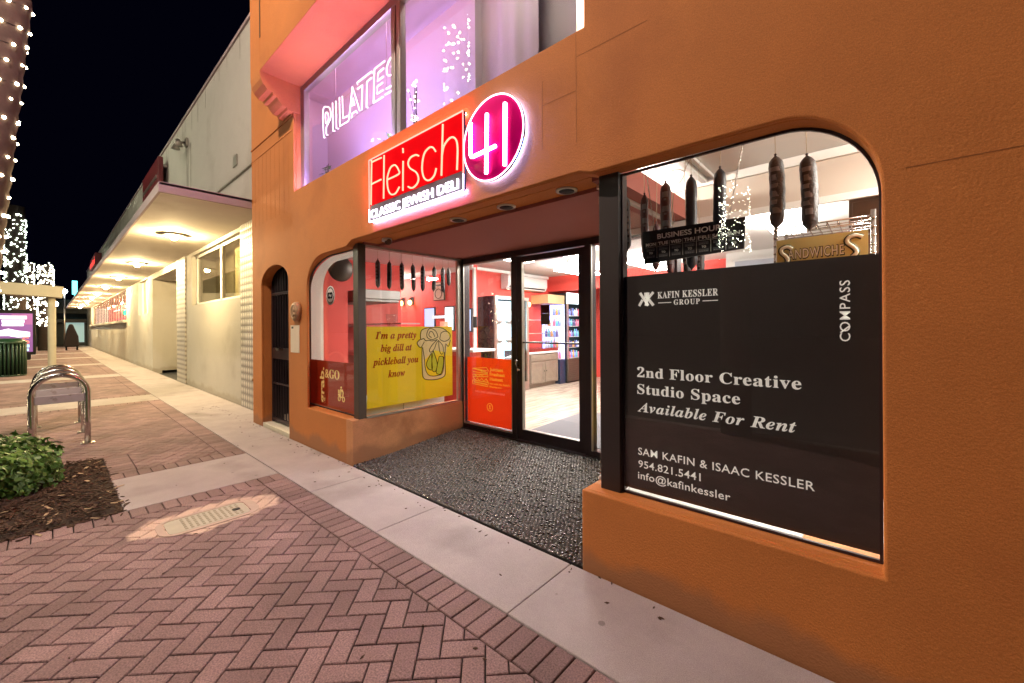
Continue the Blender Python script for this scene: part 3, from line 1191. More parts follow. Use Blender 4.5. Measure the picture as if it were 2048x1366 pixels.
g = MB()
g.box(-6.88, -5.84, F + .01, 2.75, -.02, .045)
g.build('threshold', M['cream'], B, bevel=.004)

# plaque, notice by the gate
t = thing('round_plaque', 'round tan plaster plaque with raised emblem between gate and window', 'plaque', (-5.53, F, 1.66))
g = MB()
g.lathe([(.001, F - .05), (.11, F - .05), (.125, F - .035), (.125, F)], (-5.53, 0, 1.66), 26, axis='y')
g.build('disc', M['stone'], t)
g = MB()
g.tube([(-5.53 + .085 * math.cos(R(a)), F - .052, 1.66 + .085 * math.sin(R(a))) for a in range(0, 360, 15)], .006, 6, closed=True)
g.tube([Vector((-5.53 + p[0], F - .052, 1.66 + p[1])) for p in catmull([(-.025, -.05, 0), (.03, -.03, 0), (-.02, .0, 0), (.025, .02, 0), (-.02, .05, 0)])], .007, 6)
g.build('emblem', M['stone'], t)
t = thing('notice_sheet', 'cream laminated notice sheet fixed on orange wall below the round plaque', 'notice', (-5.62, F, 1.31))
g = MB()
g.box(-5.755, -5.475, F - .006, F - .001, 1.135, 1.488)
g.build('sheet', M['notice'], t)
g = MB()
g.box(-5.72, -5.66, F - .008, F - .006, 1.445, 1.47)
g.build('clip', M['olive_dark'], t)

# ------------------------------------------------------------------ second floor window and room
WY = 2.2
g = MB()
for a, b, c, d in ((-5.627, -5.52, 3.15, 4.60), (-5.52, -1.3, 4.52, 4.60), (-3.49, -3.42, 3.15, 4.52), (-3.40, -3.335, 3.15, 4.52), (-1.40, -1.292, 3.15, 4.52), (-5.52, -1.4, 3.13, 3.19)):
    g.box(a, b, WY, WY + .07, c, d)
uf = g.build('upper_window_frame', M['alu'], B, bevel=.006)
g = MB()
g.box(-3.42, -3.40, WY + .01, WY + .06, 3.15, 4.52)
g.build('mullion_gap', M['dark_void'], uf)
for a, b in ((-5.52, -3.49), (-3.335, -1.40)):
    g = MB()
    g.box(a, b, WY + .03, WY + .036, 3.19, 4.52)
    g.build('window_pane', M['glass'], B)
M['lav_wall'] = mat('white_studio_wall', (.78, .74, .76), .7, var=.05, scale=2)
g = MB()
g.box(-7.0, 0, 2.29, 5.3, 3.0, 3.08)
g.box(-7.0, 0, 2.29, 5.3, 4.97, 5.05)
g.box(-6.62, -6.5, 2.29, 3.0, 3.08, 4.97)
g.box(-6.5, -3.1, 2.95, 3.049, 3.08, 4.97)
g.box(-3.2, 0, 3.3, 3.4, 3.08, 4.97)
g.box(-3.3, -3.2, 3.05, 3.3, 3.08, 4.97)
g.box(-.7, -.6, 2.29, 4.7, 3.08, 4.97)
g.build('studio_wall', M['lav_wall'], B)
g = MB()
vs, fs = [], []
for i in range(25):
    xx = -3.12 + i * .030
    yy = 3.05 + .008 * math.sin(i * 1.1) + .015 * math.sin(i * .35) + i * .002
    vs += [(xx, yy, 3.1), (xx, yy, 4.95)]
for i in range(24):
    fs.append((2 * i, 2 * i + 2, 2 * i + 3, 2 * i + 1))
g.add(vs, fs, 0, True)
t = g.build('drape', M['drape'])
tag(t, 'pale hanging drape beside the mullion in the upper window', 'curtain')
g = MB()
g.box(-5.5, -3.5, 2.135, 2.165, 3.219, 3.229)
g.build('added_sill_fill_strip', M['sill_fill'], B)  # added unseen strip, lights the soffit and reveal pink
t = thing('studio_ceiling_light', 'slim lit ceiling strip over the upper window with the neon word', 'ceiling light', (-5, 2.6, 4.95))
g = MB()
g.box(-6.3, -3.0, 2.33, 2.44, 4.93, 4.968)
g.build('diffuser', M['pink_room'], t)
t = thing('studio_ceiling_light', 'small lit ceiling panel over the right pane of the upper window', 'ceiling light', (-1.8, 3.6, 4.95))
g = MB()
g.box(-2.7, -2.0, 2.42, 2.48, 4.93, 4.968)
g.build('diffuser', M['grey_room'], t)


def neon(name, strokes, y, r, m, parent, k=6, smooth=True):
    g = MB()
    for s in strokes:
        P = [(p[0], y, p[1]) for p in s]
        if smooth and len(P) > 2:
            P = catmull(P, k)
        g.tube(P, r, 8)
    return g.build(name, m, parent)


PIL = dict(P=[[(-5.475, 3.985), (-5.513, 4.026), (-5.525, 4.367), (-5.385, 4.357), (-5.311, 4.283), (-5.309, 4.187), (-5.382, 4.134), (-5.434, 4.103), (-5.433, 4.016), (-5.390, 3.988)], [(-5.459, 4.296), (-5.405, 4.292), (-5.373, 4.237), (-5.382, 4.173), (-5.446, 4.165), (-5.459, 4.296)]],
           I=[[(-5.250, 4.361), (-5.240, 3.991), (-5.19, 3.979)], [(-5.155, 4.350), (-5.147, 4.002), (-5.094, 3.975)]],
           L=[[(-5.061, 4.362), (-5.05, 3.993), (-4.828, 3.984)], [(-4.983, 4.347), (-4.970, 4.065), (-4.838, 4.051)]],
           A=[[(-4.819, 3.995), (-4.725, 4.362), (-4.554, 4.013)], [(-4.743, 4.138), (-4.705, 4.215), (-4.675, 4.131), (-4.743, 4.138)], [(-4.756, 3.996), (-4.738, 4.040), (-4.641, 4.040), (-4.615, 4.008)]],
           T=[[(-4.602, 4.339), (-4.611, 4.365), (-4.279, 4.360), (-4.263, 4.338)], [(-4.601, 4.288), (-4.490, 4.288), (-4.510, 4.005)], [(-4.278, 4.288), (-4.383, 4.288), (-4.400, 3.998), (-4.372, 3.982)]],
           E=[[(-4.046, 3.985), (-4.245, 3.990), (-4.221, 4.362), (-4.006, 4.36)], [(-4.034, 4.203), (-4.154, 4.203), (-4.139, 4.287), (-4.027, 4.290)], [(-4.050, 4.142), (-4.161, 4.142), (-4.165, 4.062), (-4.047, 4.058)]],
           S=[[(-3.65, 4.36), (-3.80, 4.362), (-3.93, 4.318), (-3.97, 4.24), (-3.93, 4.17), (-3.78, 4.14), (-3.76, 4.07), (-3.85, 4.04), (-3.98, 4.045)], [(-3.68, 4.29), (-3.83, 4.28), (-3.87, 4.23), (-3.72, 4.19), (-3.66, 4.11), (-3.70, 4.01), (-3.84, 3.985), (-4.0, 3.99)]])
t = thing('pilates_neon_sign', 'white double line neon PILATES sign glowing in the upper window', 'neon sign', (-4.6, 2.45, 4.17))
for L_, st in PIL.items():
    for s in st:
        pass
    neon('letter', st, 2.45, .0066, M['tube_white'], t, smooth=(L_ in 'PS'))
g = MB()
g.tube([(-5.5, 2.47, 4.0), (-3.65, 2.47, 4.0)], .005, 6)
g.tube([(-5.5, 2.47, 4.33), (-3.65, 2.47, 4.33)], .005, 6)
for xx in (-5.2, -4.0):
    g.tube([(xx, 2.47, 4.0), (xx, 2.47, 4.96)], .003, 5)
g.build('hanging_rail', M['alu'], t)


def houseplant(name, label, x, y, z, h, kind):
    t = thing(name, label, 'plant', (x, y, z))
    g = MB()
    g.lathe([(.05, 0), (.07, .12), (.06, .12), (.055, .10)], (x, y, z), 14)
    g.build('pot', M['white_plastic'], t)
    g = MB()
    L = MB()
    rnd = random.Random(int(-x * 100))
    for k in range(3 if kind == 'bamboo' else 5):
        a = rnd.uniform(0, 6.28)
        top = Vector((x + .05 * math.cos(a), y + .03 * math.sin(a), z + h * rnd.uniform(.75, 1)))
        base = Vector((x + .02 * math.cos(a), y + .02 * math.sin(a), z + .08))
        g.tube([base, (base + top) / 2 + Vector((.01, 0, 0)), top], .006, 6)
        for q in range(9 if kind == 'bamboo' else 4):
            tt = rnd.uniform(.55, 1) if kind == 'bamboo' else rnd.uniform(.3, 1)
            p = base.lerp(top, tt)
            b = rnd.uniform(0, 6.28)
            d = Vector((math.cos(b), math.sin(b) * .6, rnd.uniform(-.3, .5))).normalized()
            ln, wd = (rnd.uniform(.07, .14), .010) if kind == 'bamboo' else (rnd.uniform(.10, .18), .04)
            s_ = d.cross(Vector((0, 0, 1))).normalized() * wd
            L.add([p, p + d * ln * .5 + s_, p + d * ln, p + d * ln * .5 - s_], [(0, 1, 2, 3)])
    g.build('stem', M['stem'], t)
    L.build('leaves', M['leaf'], t)


houseplant('bamboo_plant', 'thin leaved bamboo plant at the left end of the upper window', -5.5, 2.50, 3.08, .62, 'bamboo')
houseplant('potted_plant', 'dark potted plant low behind the upper sill under the neon word', -4.72, 2.55, 3.08, .34, 'leafy')
houseplant('potted_plant', 'broad leaved potted plant by the upper mullion above the red sign', -3.78, 2.42, 3.08, .35, 'leafy')
t = thing('fairy_light_branches', 'bare branches with tiny white lights beside the upper mullion', 'decoration', (-3.7, 2.6, 3.08))
g = MB()
bl = MB()
rnd = random.Random(3)
for k in range(7):
    a = rnd.uniform(-.12, .12)
    P = [(-3.66 + a * q * .5 + rnd.uniform(-.015, .015), 2.6 + rnd.uniform(-.02, .02), 3.08 + q * .95 * rnd.uniform(.8, 1)) for q in (0, .25, .5, .75, 1)]
    g.tube(P, .004, 5)
    for q in range(7):
        i = rnd.randrange(1, 5)
        bl.sphere((P[i][0] + rnd.uniform(-.04, .04), P[i][1], P[i][2] + rnd.uniform(-.1, .06)), .007, 6, 4)
g.build('branch', M['stem'], t)
bl.build('bulbs', M['fairy'], t)['kind'] = 'stuff'

# ------------------------------------------------------------------ neon shop sign
SY = 2.06


def SG(p):
    return (p[0] * 1.03, 1.44 + (p[1] - 1.44) * 1.03)


t = thing('red_neon_sign', 'red rectangular neon sign reading Fleisch above Classic Jewish Deli', 'neon sign', (-2.9, F, 2.72))
g = MB()
g.box(-3.663, -2.299, SY + .010, SY + .026, 2.462, 3.065)
g.build('backing', M['black'], t, bevel=.004)
g = MB()
g.box(-3.651, -2.310, SY + .005, SY + .010, 2.619, 3.054)
g.build('red_panel', M['red_panel'], t)
g = MB()
g.box(-3.651, -2.310, SY + .005, SY + .010, 2.473, 2.617)
g.build('silver_panel', M['grey_panel'], t)
g = MB()
g.tube([(-3.660, SY, 2.594), (-3.660, SY, 3.061), (-2.303, SY, 3.061), (-2.303, SY, 2.594)], .006, 6)
g.build('rim', M['rim_red'], t)
g = MB()
g.tube([(-3.660, SY, 2.588), (-3.660, SY, 2.466), (-2.303, SY, 2.466), (-2.303, SY, 2.588)], .007, 6)
g.build('rim', M['rim_white'], t)
g = MB()
g.box(-3.656, -2.307, F - .024, F - .012, 3.047, 3.059)
g.box(-3.660, -3.647, F - .024, F - .012, 2.614, 3.059)
g.build('led_strip', M['halo_red'], t)
g = MB()
g.box(-3.656, -2.307, F - .024, F - .012, 2.468, 2.480)
g.build('led_strip', M['halo_white'], t)
FL = dict(
    F=[[(-3.613, 2.622), (-3.597, 3.008), (-3.584, 3.024), (-3.423, 3.020)], [(-3.600, 2.817), (-3.430, 2.820)]],
    l=[[(-3.376, 3.029), (-3.390, 2.635)]],
    e=[[(-3.315, 2.792), (-3.143, 2.798), (-3.147, 2.838), (-3.196, 2.890), (-3.266, 2.890), (-3.316, 2.833), (-3.327, 2.766), (-3.308, 2.691), (-3.263, 2.645), (-3.193, 2.640), (-3.133, 2.682)]],
    i=[[(-3.072, 2.892), (-3.080, 2.637)], [(-3.074, 3.004), (-3.072, 2.965)]],
    s=[[(-2.847, 2.875), (-2.892, 2.894), (-2.963, 2.892), (-2.998, 2.856), (-2.971, 2.805), (-2.883, 2.746), (-2.852, 2.692), (-2.866, 2.653), (-2.913, 2.631), (-2.960, 2.633), (-3.000, 2.653)]],
    c=[[(-2.621, 2.846), (-2.656, 2.887), (-2.706, 2.900), (-2.765, 2.875), (-2.793, 2.815), (-2.800, 2.744), (-2.777, 2.678), (-2.733, 2.643), (-2.682, 2.639), (-2.637, 2.664), (-2.614, 2.711)]],
    h=[[(-2.528, 3.031), (-2.550, 2.636)], [(-2.543, 2.783), (-2.518, 2.856), (-2.460, 2.894), (-2.408, 2.892), (-2.370, 2.856), (-2.357, 2.799), (-2.359, 2.717), (-2.365, 2.633)]])
for st in FL.values():
    neon('letter', st, SY - .008, .0072, M['tube_red'], t)
lettering('CLASSIC JEWISH DELI', 'slogan', M['let_white'], t, 'y', SY + .004, -3.631, -2.359, 2.493, cap=.078, off=.0, ext=.012)

t = thing('round_neon_sign', 'round magenta neon sign reading 41 right of the red one', 'neon sign', (-1.955, F, 2.725))
C0 = (-2.010, 2.766)
g = MB()
g.lathe([(.001, SY + .0105), (.292, SY + .0105), (.292, SY + .026), (.001, SY + .026)], (C0[0], 0, C0[1]), 56, axis='y')
g.build('backing', M['black'], t)
g = MB()
g.lathe([(.001, SY + .005), (.285, SY + .005), (.285, SY + .0103), (.001, SY + .0103)], (C0[0], 0, C0[1]), 56, axis='y')
g.build('magenta_panel', M['magenta_panel'], t)
g = MB()
g.tube([(C0[0] + .291 * math.cos(R(a)), SY + .004, C0[1] + .291 * math.sin(R(a))) for a in range(0, 360, 6)], .005, 6, closed=True)
g.build('rim', M['rim_white'], t)
g = MB()
g.tube([(C0[0] + .272 * math.cos(R(a)), F - .016, C0[1] + .272 * math.sin(R(a))) for a in range(0, 360, 6)], .008, 6, closed=True)
g.build('led_strip', M['halo_blue'], t)
neon('numeral', [[(-2.205, 2.932), (-2.210, 2.702), (-2.202, 2.684), (-2.184, 2.679), (-1.957, 2.690)], [(-2.038, 2.940), (-2.050, 2.523)]], SY - .012, .0125, M['tube_pink'], t, smooth=False)
neon('numeral', [[(-1.865, 2.952), (-1.872, 2.534)]], SY - .012, .0135, M['tube_pink'], t)

# ------------------------------------------------------------------ posters and writing on the glass
PY = 2.250
t = thing('charcoal_window_poster', 'large charcoal poster in the right window offering second floor studio space', 'poster', (-.55, PY, .49))
g = MB()
g.box(-1.122, .008, PY, PY + .003, .500, 1.732)
g.build('sheet', M['poster_black'], t)
wv = vinyl('glowing_white_lettering', (.93, .91, .85), trans=.3, var=.02, es=.30)  # emission added to brighten the letters; the sheet behind is opaque


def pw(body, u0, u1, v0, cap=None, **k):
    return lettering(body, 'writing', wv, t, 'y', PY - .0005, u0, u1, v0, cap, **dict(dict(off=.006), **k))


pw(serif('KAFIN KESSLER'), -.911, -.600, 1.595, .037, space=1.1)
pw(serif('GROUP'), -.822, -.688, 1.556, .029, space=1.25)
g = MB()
g.box(-.908, -.836, PY - .0017, PY - .0005, 1.568, 1.572)
g.box(-.674, -.600, PY - .0017, PY - .0005, 1.568, 1.572)


def barline(mb, a, b, wd, d=PY, axis='y', ext=.0012):
    a, b = Vector(a), Vector(b)
    nrm = Vector((-(b - a).y, (b - a).x)).normalized() * wd / 2
    q = [a - nrm, b - nrm, b + nrm, a + nrm]
    mb.plate([(p.x, p.y) for p in q], d - ext - .0005, d - .0005, axis)


K0, K1, Z0, Z1 = -1.025, -.929, 1.557, 1.632
zm = (Z0 + Z1) / 2
barline(g, (K0 + .012, Z1), (K0 + .060, Z0), .015)
barline(g, (K0 + .026, zm - .003), (K0 + .006, Z0), .015)
barline(g, (K0 + .045, Z1), (K0 + .045, zm + .004), .016)
barline(g, (K1 - .036, Z1), (K1 - .050, Z0), .016)
barline(g, (K1 - .006, Z1), (K1 - .040, zm), .015)
barline(g, (K1 - .038, zm + .003), (K1 - .006, Z0), .016)
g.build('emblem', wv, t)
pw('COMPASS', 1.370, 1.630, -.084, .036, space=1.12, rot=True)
g = MB()
barline(g, (-.116, 1.407), (-.088, 1.434), .006)
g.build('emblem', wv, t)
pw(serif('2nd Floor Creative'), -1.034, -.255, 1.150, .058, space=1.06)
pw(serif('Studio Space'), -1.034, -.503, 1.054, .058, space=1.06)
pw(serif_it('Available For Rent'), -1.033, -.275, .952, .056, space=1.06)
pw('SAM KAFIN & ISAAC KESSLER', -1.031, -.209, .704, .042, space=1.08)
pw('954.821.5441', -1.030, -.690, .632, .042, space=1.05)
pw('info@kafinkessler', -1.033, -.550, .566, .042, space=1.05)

SX = -4.131
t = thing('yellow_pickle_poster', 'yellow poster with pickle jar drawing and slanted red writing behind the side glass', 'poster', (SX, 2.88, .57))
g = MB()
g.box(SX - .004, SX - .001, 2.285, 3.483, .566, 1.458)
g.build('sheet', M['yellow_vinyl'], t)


def yw(body, u0, u1, v0):
    return lettering(serif_it(body), 'writing', M['red_ink'], t, 'x', SX - .0008, u0, u1, v0, cap=.082, off=.012)


yw("I'm a pretty", 2.385, 2.926, 1.322)
yw("big dill at", 2.450, 2.862, 1.178)
yw("pickleball you", 2.352, 2.952, 1.030)
yw("know", 2.543, 2.764, .884)
fills = [('beige_ink', [(3.008, 1.218), (3.005, 1.042), (3.011, .898), (3.021, .841), (3.065, .809), (3.185, .794), (3.288, .802), (3.352, .830), (3.364, .888), (3.360, 1.057), (3.40, 1.22), (3.45, 1.28), (3.43, 1.34), (3.379, 1.410), (3.304, 1.439), (3.200, 1.447), (3.099, 1.442), (3.011, 1.418), (2.987, 1.370), (2.985, 1.30), (2.936, 1.263), (2.965, 1.215)], 0),
         ('yellow_vinyl', [(3.044, 1.05), (3.049, .975), (3.069, .902), (3.114, .854), (3.185, .840), (3.246, .843), (3.309, .859), (3.335, .941), (3.345, 1.133), (3.2, 1.16)], .0003),
         ('green_ink', [(3.147, 1.132), (3.073, 1.014), (3.089, .949), (3.134, .921), (3.159, .936), (3.153, 1.042)], .0006),
         ('green_ink', [(3.172, 1.156), (3.156, 1.034), (3.157, .928), (3.184, .893), (3.215, .907), (3.235, .997), (3.187, 1.131)], .0006),
         ('green_ink', [(3.265, 1.078), (3.240, .988), (3.220, .890), (3.246, .859), (3.298, .868), (3.334, .982), (3.328, 1.075)], .0006)]
for mm, P, e in fills:
    g = MB()
    g.plate(P, SX - .0009, SX - .0004 + e, 'x')
    g.build('drawing_fill', M[mm], t)
lines = [[(3.008, 1.218), (3.005, 1.042), (3.011, .898), (3.021, .841), (3.065, .809), (3.185, .794), (3.288, .802), (3.352, .830), (3.364, .888), (3.360, 1.057), (3.367, 1.225)],
         [(3.018, 1.202), (3.044, 1.040), (3.049, .975), (3.069, .902), (3.114, .854), (3.185, .840), (3.246, .843), (3.309, .859), (3.335, .941), (3.349, 1.133)],
         [(3.384, 1.393), (3.379, 1.410), (3.304, 1.439), (3.200, 1.447), (3.099, 1.442), (3.011, 1.418), (2.987, 1.370), (2.988, 1.314), (3.002, 1.302), (3.031, 1.313), (3.061, 1.285), (3.110, 1.288), (3.161, 1.279), (3.242, 1.294)],
         [(2.988, 1.306), (2.936, 1.263), (2.965, 1.215), (2.994, 1.206), (3.008, 1.222), (3.041, 1.273)],
         [(3.450, 1.282), (3.445, 1.265), (3.418, 1.202), (3.372, 1.237)],
         [(3.252, 1.327), (3.221, 1.393), (3.159, 1.430), (3.109, 1.426), (3.080, 1.369), (3.090, 1.321), (3.160, 1.295), (3.252, 1.327)],
         [(3.20, 1.33), (3.17, 1.385), (3.13, 1.395), (3.11, 1.35), (3.15, 1.32)],
         [(3.284, 1.327), (3.304, 1.377), (3.379, 1.398), (3.444, 1.359), (3.434, 1.300), (3.358, 1.267), (3.284, 1.293), (3.284, 1.327)],
         [(3.242, 1.294), (3.161, 1.230), (3.116, 1.166), (3.142, 1.141), (3.192, 1.180), (3.222, 1.245), (3.263, 1.286)],
         [(3.274, 1.269), (3.327, 1.209), (3.333, 1.133), (3.307, 1.105), (3.280, 1.135), (3.264, 1.211), (3.263, 1.286)],
         [(3.147, 1.132), (3.073, 1.014), (3.089, .949), (3.134, .921), (3.159, .936), (3.153, 1.042), (3.147, 1.132)],
         [(3.172, 1.156), (3.153, 1.034), (3.154, .928), (3.184, .893), (3.215, .907), (3.235, .997), (3.187, 1.131), (3.172, 1.156)],
         [(3.265, 1.078), (3.240, .988), (3.220, .890), (3.246, .859), (3.298, .868), (3.334, .982), (3.328, 1.075), (3.265, 1.078)]]
g = MB()
for P in lines:
    g.tube(catmull([(SX + .0005, p[0], p[1]) for p in P], 4), .0048, 5)
g.build('drawing_outline', M['line_ink'], t)

OY = DY + .024
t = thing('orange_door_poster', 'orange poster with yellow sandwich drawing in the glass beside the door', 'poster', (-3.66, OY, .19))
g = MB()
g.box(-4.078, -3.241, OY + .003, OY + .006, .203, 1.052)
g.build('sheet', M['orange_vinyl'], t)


def ow(body, u0, u1, v0, cap, m='yellow_ink', off=.0):
    return lettering(body, 'writing', M[m], t, 'y', OY + .0025, u0, u1, v0, cap, off=off)


ow('Juiciest', -3.663, -3.430, .893, .040, off=.03)
ow('Freshest', -3.663, -3.405, .833, .040, off=.03)
ow('Hottest', -3.662, -3.437, .773, .040, off=.03)
ow("Hot with the Rabbi's", -3.667, -3.320, .722, .022, off=.012)
ow('Blessing too', -3.667, -3.461, .684, .022, off=.012)
ow('DELI AND SANDWICH BAR', -3.927, -3.403, .602, .024, m='peach_ink')
g = MB()


def oline(P, r=.006, closed=False):
    g.tube([(p[0], OY + .0025, p[1]) for p in P], r, 5, closed=closed)


oline([(-3.975, .905), (-3.72, .930), (-3.69, .895), (-3.70, .855), (-3.97, .862)], closed=True)
oline([(-3.965, .905), (-3.70, .865)])
oline([(-3.92, .90), (-3.72, .888)])
oline([(-3.86, .902), (-3.80, .87)])
oline([(-3.975, .828), (-3.70, .842), (-3.69, .815), (-3.975, .800)], closed=True)
oline([(-3.94, .828), (-3.88, .80), (-3.82, .835), (-3.77, .805)])
oline([(-3.965, .790), (-3.93, .755), (-3.89, .785), (-3.85, .752), (-3.81, .785), (-3.77, .752), (-3.72, .79)])
oline([(-3.978, .752), (-3.978, .705), (-3.70, .690), (-3.688, .74), (-3.73, .79)], closed=False)
oline([(-3.978, .752), (-3.70, .742)])
oline([(-3.95, .728), (-3.71, .715)], .009)
g.build('sandwich_drawing', M['yellow_ink'], t)
g = MB()
c0 = (-3.664, .431)
g.tube([(c0[0] + .048 * math.cos(R(a)), OY + .0025, c0[1] + .048 * math.sin(R(a))) for a in range(0, 360, 12)], .006, 5, closed=True)
g.tube([(c0[0] + p[0], OY + .0025, c0[1] + p[1]) for p in ((-.02, -.02), (.02, -.01), (-.015, .005), (.02, .022))], .005, 5)
g.tube([(c0[0] + p[0], OY + .0025, c0[1] + p[1]) for p in ((.005, -.028), (-.008, .028))], .005, 5)
g.build('emblem', M['yellow_ink'], t)

GYi = GY + .012
t = thing('red_grab_poster', 'dark red poster with pale lettering low in the left arched window', 'poster', (-4.8, GYi, .48))
g = MB()
g.box(-5.508, -4.242, GYi, GYi + .003, .485, 1.048)
g.build('sheet', M['red_vinyl'], t)
lettering('grab.', 'writing', M['gold_ink'], t, 'y', GYi - .0005, .520, .965, -5.105, .115, off=.02, rot=True)
lettering(serif('&GO'), 'writing', M['gold_ink'], t, 'y', GYi - .0005, -5.075, -4.70, .842, .11)
g = MB()


def sc(P, r=.007, closed=False):
    g.tube([(p[0], GYi - .0005, p[1]) for p in P], r, 6, closed=closed)


for cx in (-4.705, -4.60):
    sc([(cx + .026 * math.cos(R(a)), .622 + .026 * math.sin(R(a))) for a in range(0, 360, 30)], closed=True)
sc([(-4.70, .66), (-4.66, .64), (-4.62, .645), (-4.605, .70), (-4.63, .73)], .009)
sc([(-4.72, .668), (-4.66, .672)], .012)
sc([(-4.665, .675), (-4.655, .735)], .012)
sc([(-4.66, .72), (-4.615, .71)], .007)
g.sphere((-4.652, GYi - .0005, .755), .013, 8, 6)
g.box(-4.735, -4.695, GYi - .0017, GYi - .0005, .685, .725)
g.build('scooter_drawing', M['gold_ink'], t)

t = thing('round_window_decal', 'white round decal with dark swirl in the left arched window', 'decal', (-4.92, GYi, 1.84))
g = MB()
g.lathe([(.001, GYi), (.115, GYi), (.115, GYi + .002), (.001, GYi + .002)], (-4.92, 0, 1.84), 36, axis='y')
g.build('disc', M['white_vinyl'], t)
g = MB()
g.tube([(-4.92 + .028 + .025 * math.cos(R(a)), GYi - .001, 1.84 + .032 * math.sin(R(a))) for a in range(-120, 170, 20)], .009, 6)
g.tube([(-4.92 - .028 + .025 * math.cos(R(a)), GYi - .001, 1.84 + .032 * math.sin(R(a))) for a in range(60, 350, 20)], .009, 6)
for a in list(range(20, 165, 12)) + list(range(200, 345, 12)):
    x, z = -4.92 + .092 * math.cos(R(a)), 1.84 + .092 * math.sin(R(a))
    g.box(x - .006, x + .006, GYi - .0015, GYi, z - .008, z + .008)
g.build('emblem', M['line_ink'], t)

# ------------------------------------------------------------------ things hanging in the right window
t = thing('business_hours_board', 'black hanging board headed BUSINESS HOURS on two chains', 'sign', (-.79, 2.425, 1.84))
g = MB()
v = [(-1.074, 2.019), (-.512, 2.011), (-.519, 1.846), (-1.063, 1.821)]
g.plate(v, 2.42, 2.438)
g.build('board', M['black'], t, bevel=.002)
bw = lambda body, u0, u1, v0, cap=None: lettering(body, 'writing', M['white_vinyl'], t, 'y', 2.4195, u0, u1, v0, cap, off=.018)
bw('BUSINESS HOURS', -.979, -.607, 1.962, .030)
days = ['MON', 'TUE', 'WED', 'THU', 'FRI', 'SAT', 'SUN']
g = MB()
M['slot'] = mat('grey_number_slot', (.045, .045, .05), .5)
g2 = MB()
for i, dname in enumerate(days):
    u = -1.050 + i * .0755
    bw(dname, u, u + .060, 1.925, .019)
    bw('TO', u + .020, u + .043, 1.876, .012)
    g.box(u - .002, u + .062, 2.4185, 2.4199, 1.917, 1.9188)
    if i:
        g.box(u - .0088, u - .0068, 2.4185, 2.4199, 1.850, 1.945)
    for z in (1.893, 1.853):
        g2.box(u + .004, u + .056, 2.4185, 2.4199, z, z + .017)
        for q in range(4):
            g.box(u + .008 + q * .012, u + .014 + q * .012, 2.4178, 2.4184, z + .004, z + .0052)
g.build('ruling', M['galv'], t)
g2.build('number_slot', M['slot'], t)
for (x0, z0, x1, z1) in ((-1.048, 2.385, -1.0, 2.02), (-.522, 2.395, -.592, 2.02)):
    g = MB()
    a, b = Vector((x0, 2.425, z0)), Vector((x1, 2.43, z1))
    nl = 17
    for i in range(nl):
        p, q = a.lerp(b, i / nl), a.lerp(b, (i + 1.25) / nl)
        m_ = (p + q) / 2
        side = Vector((.0045, 0, 0)) if i % 2 else Vector((0, .0045, 0))
        g.tube([p, m_ + side, q, m_ - side], .0021, 4, closed=True)
    hk = [(x0 + .012, 2.425, z0 + .035), (x0 + .018, 2.425, z0 + .05), (x0, 2.425, z0 + .062), (x0 - .018, 2.425, z0 + .045), (x0, 2.425, z0 + .02), (x0 + .012, 2.425, z0 + .005), (x0, 2.425, z0 - .008), (x0 - .01, 2.425, z0 + .004)]
    g.tube(catmull(hk, 4), .0038, 5)
    g.tube([(x0, 2.425, z0 + .06), (x0, 2.425, 2.648)], .001, 4)
    g.build('chain', M['galv'], t)


def salami(x, y, zt, zb, r, casing, label, group, hook=2.645, marks='block', band=True):
    t = thing('hanging_salami', label, 'salami', (x, y, zb), group)
    g = MB()
    L = zt - zb
    pr = [(.004, zt + .022), (.007, zt + .018), (.004, zt + .010), (r * .55, zt - .004), (r * .88, zt - .022), (r, zt - .05)]
    k = 10
    for i in range(1, k):
        pr.append((r * (1 + .035 * math.sin(i * 2.3 + x * 9)), zt - .05 - (L - .10) * i / k))
    pr += [(r, zb + .05), (r * .88, zb + .022), (r * .5, zb + .004), (.004, zb - .006), (.006, zb - .012), (.001, zb - .014)]
    g.lathe(pr, (x, y, 0), 18)
    bend = .006 * math.sin(x * 41 + y * 17)
    g.v = [(p[0] + bend * math.sin(max(0, min(1, (p[2] - zb) / L)) * math.pi), p[1], p[2]) for p in g.v]
    b = g.build('casing', M[casing], t)
    g = MB()

    def patch(z0, z1, a0, a1):
        n = 6
        vs = []
        for i in range(n + 1):
            a = R(a0 + (a1 - a0) * i / n)
            for z in (z0, z1):
                vs.append((x + (r * 1.03) * math.cos(a), y + (r * 1.03) * math.sin(a), z))
        g.add(vs, [(2 * i, 2 * i + 2, 2 * i + 3, 2 * i + 1) for i in range(n)], 0, True)
    z = zt - .055
    i = 0
    while z > zb + .06:
        h = .03 if i % 2 else .022
        if marks == 'block':
            patch(z - h, z, 238 + (12 if i % 2 else 0), 318)
        elif marks == 'hex':
            if i % 2 == 0:
                patch(z - .034, z, 250, 312)
            else:
                patch(z - .014, z - .002, 268, 294)
        else:
            patch(z - .016, z, 215, 236)
        z -= h + (.016 if marks != 'hex' else .018)
        i += 1
    g.build('printed_label', M['sal_label'], b)
    g = MB()
    g.tube([(x, y, zt + .015), (x, y, hook - .03)], .0019, 5)
    g.tube(catmull([(x, y, hook - .03), (x + .010, y, hook - .022), (x + .012, y, hook - .008), (x, y, hook + .004)], 4), .0018, 5)
    g.build('string', M['twine'], t)
    t.rotation_euler = (R(math.sin(x * 37 + y * 11) * 1.3), R(math.sin(x * 53 + y * 7) * 1.6), 0)
    return t


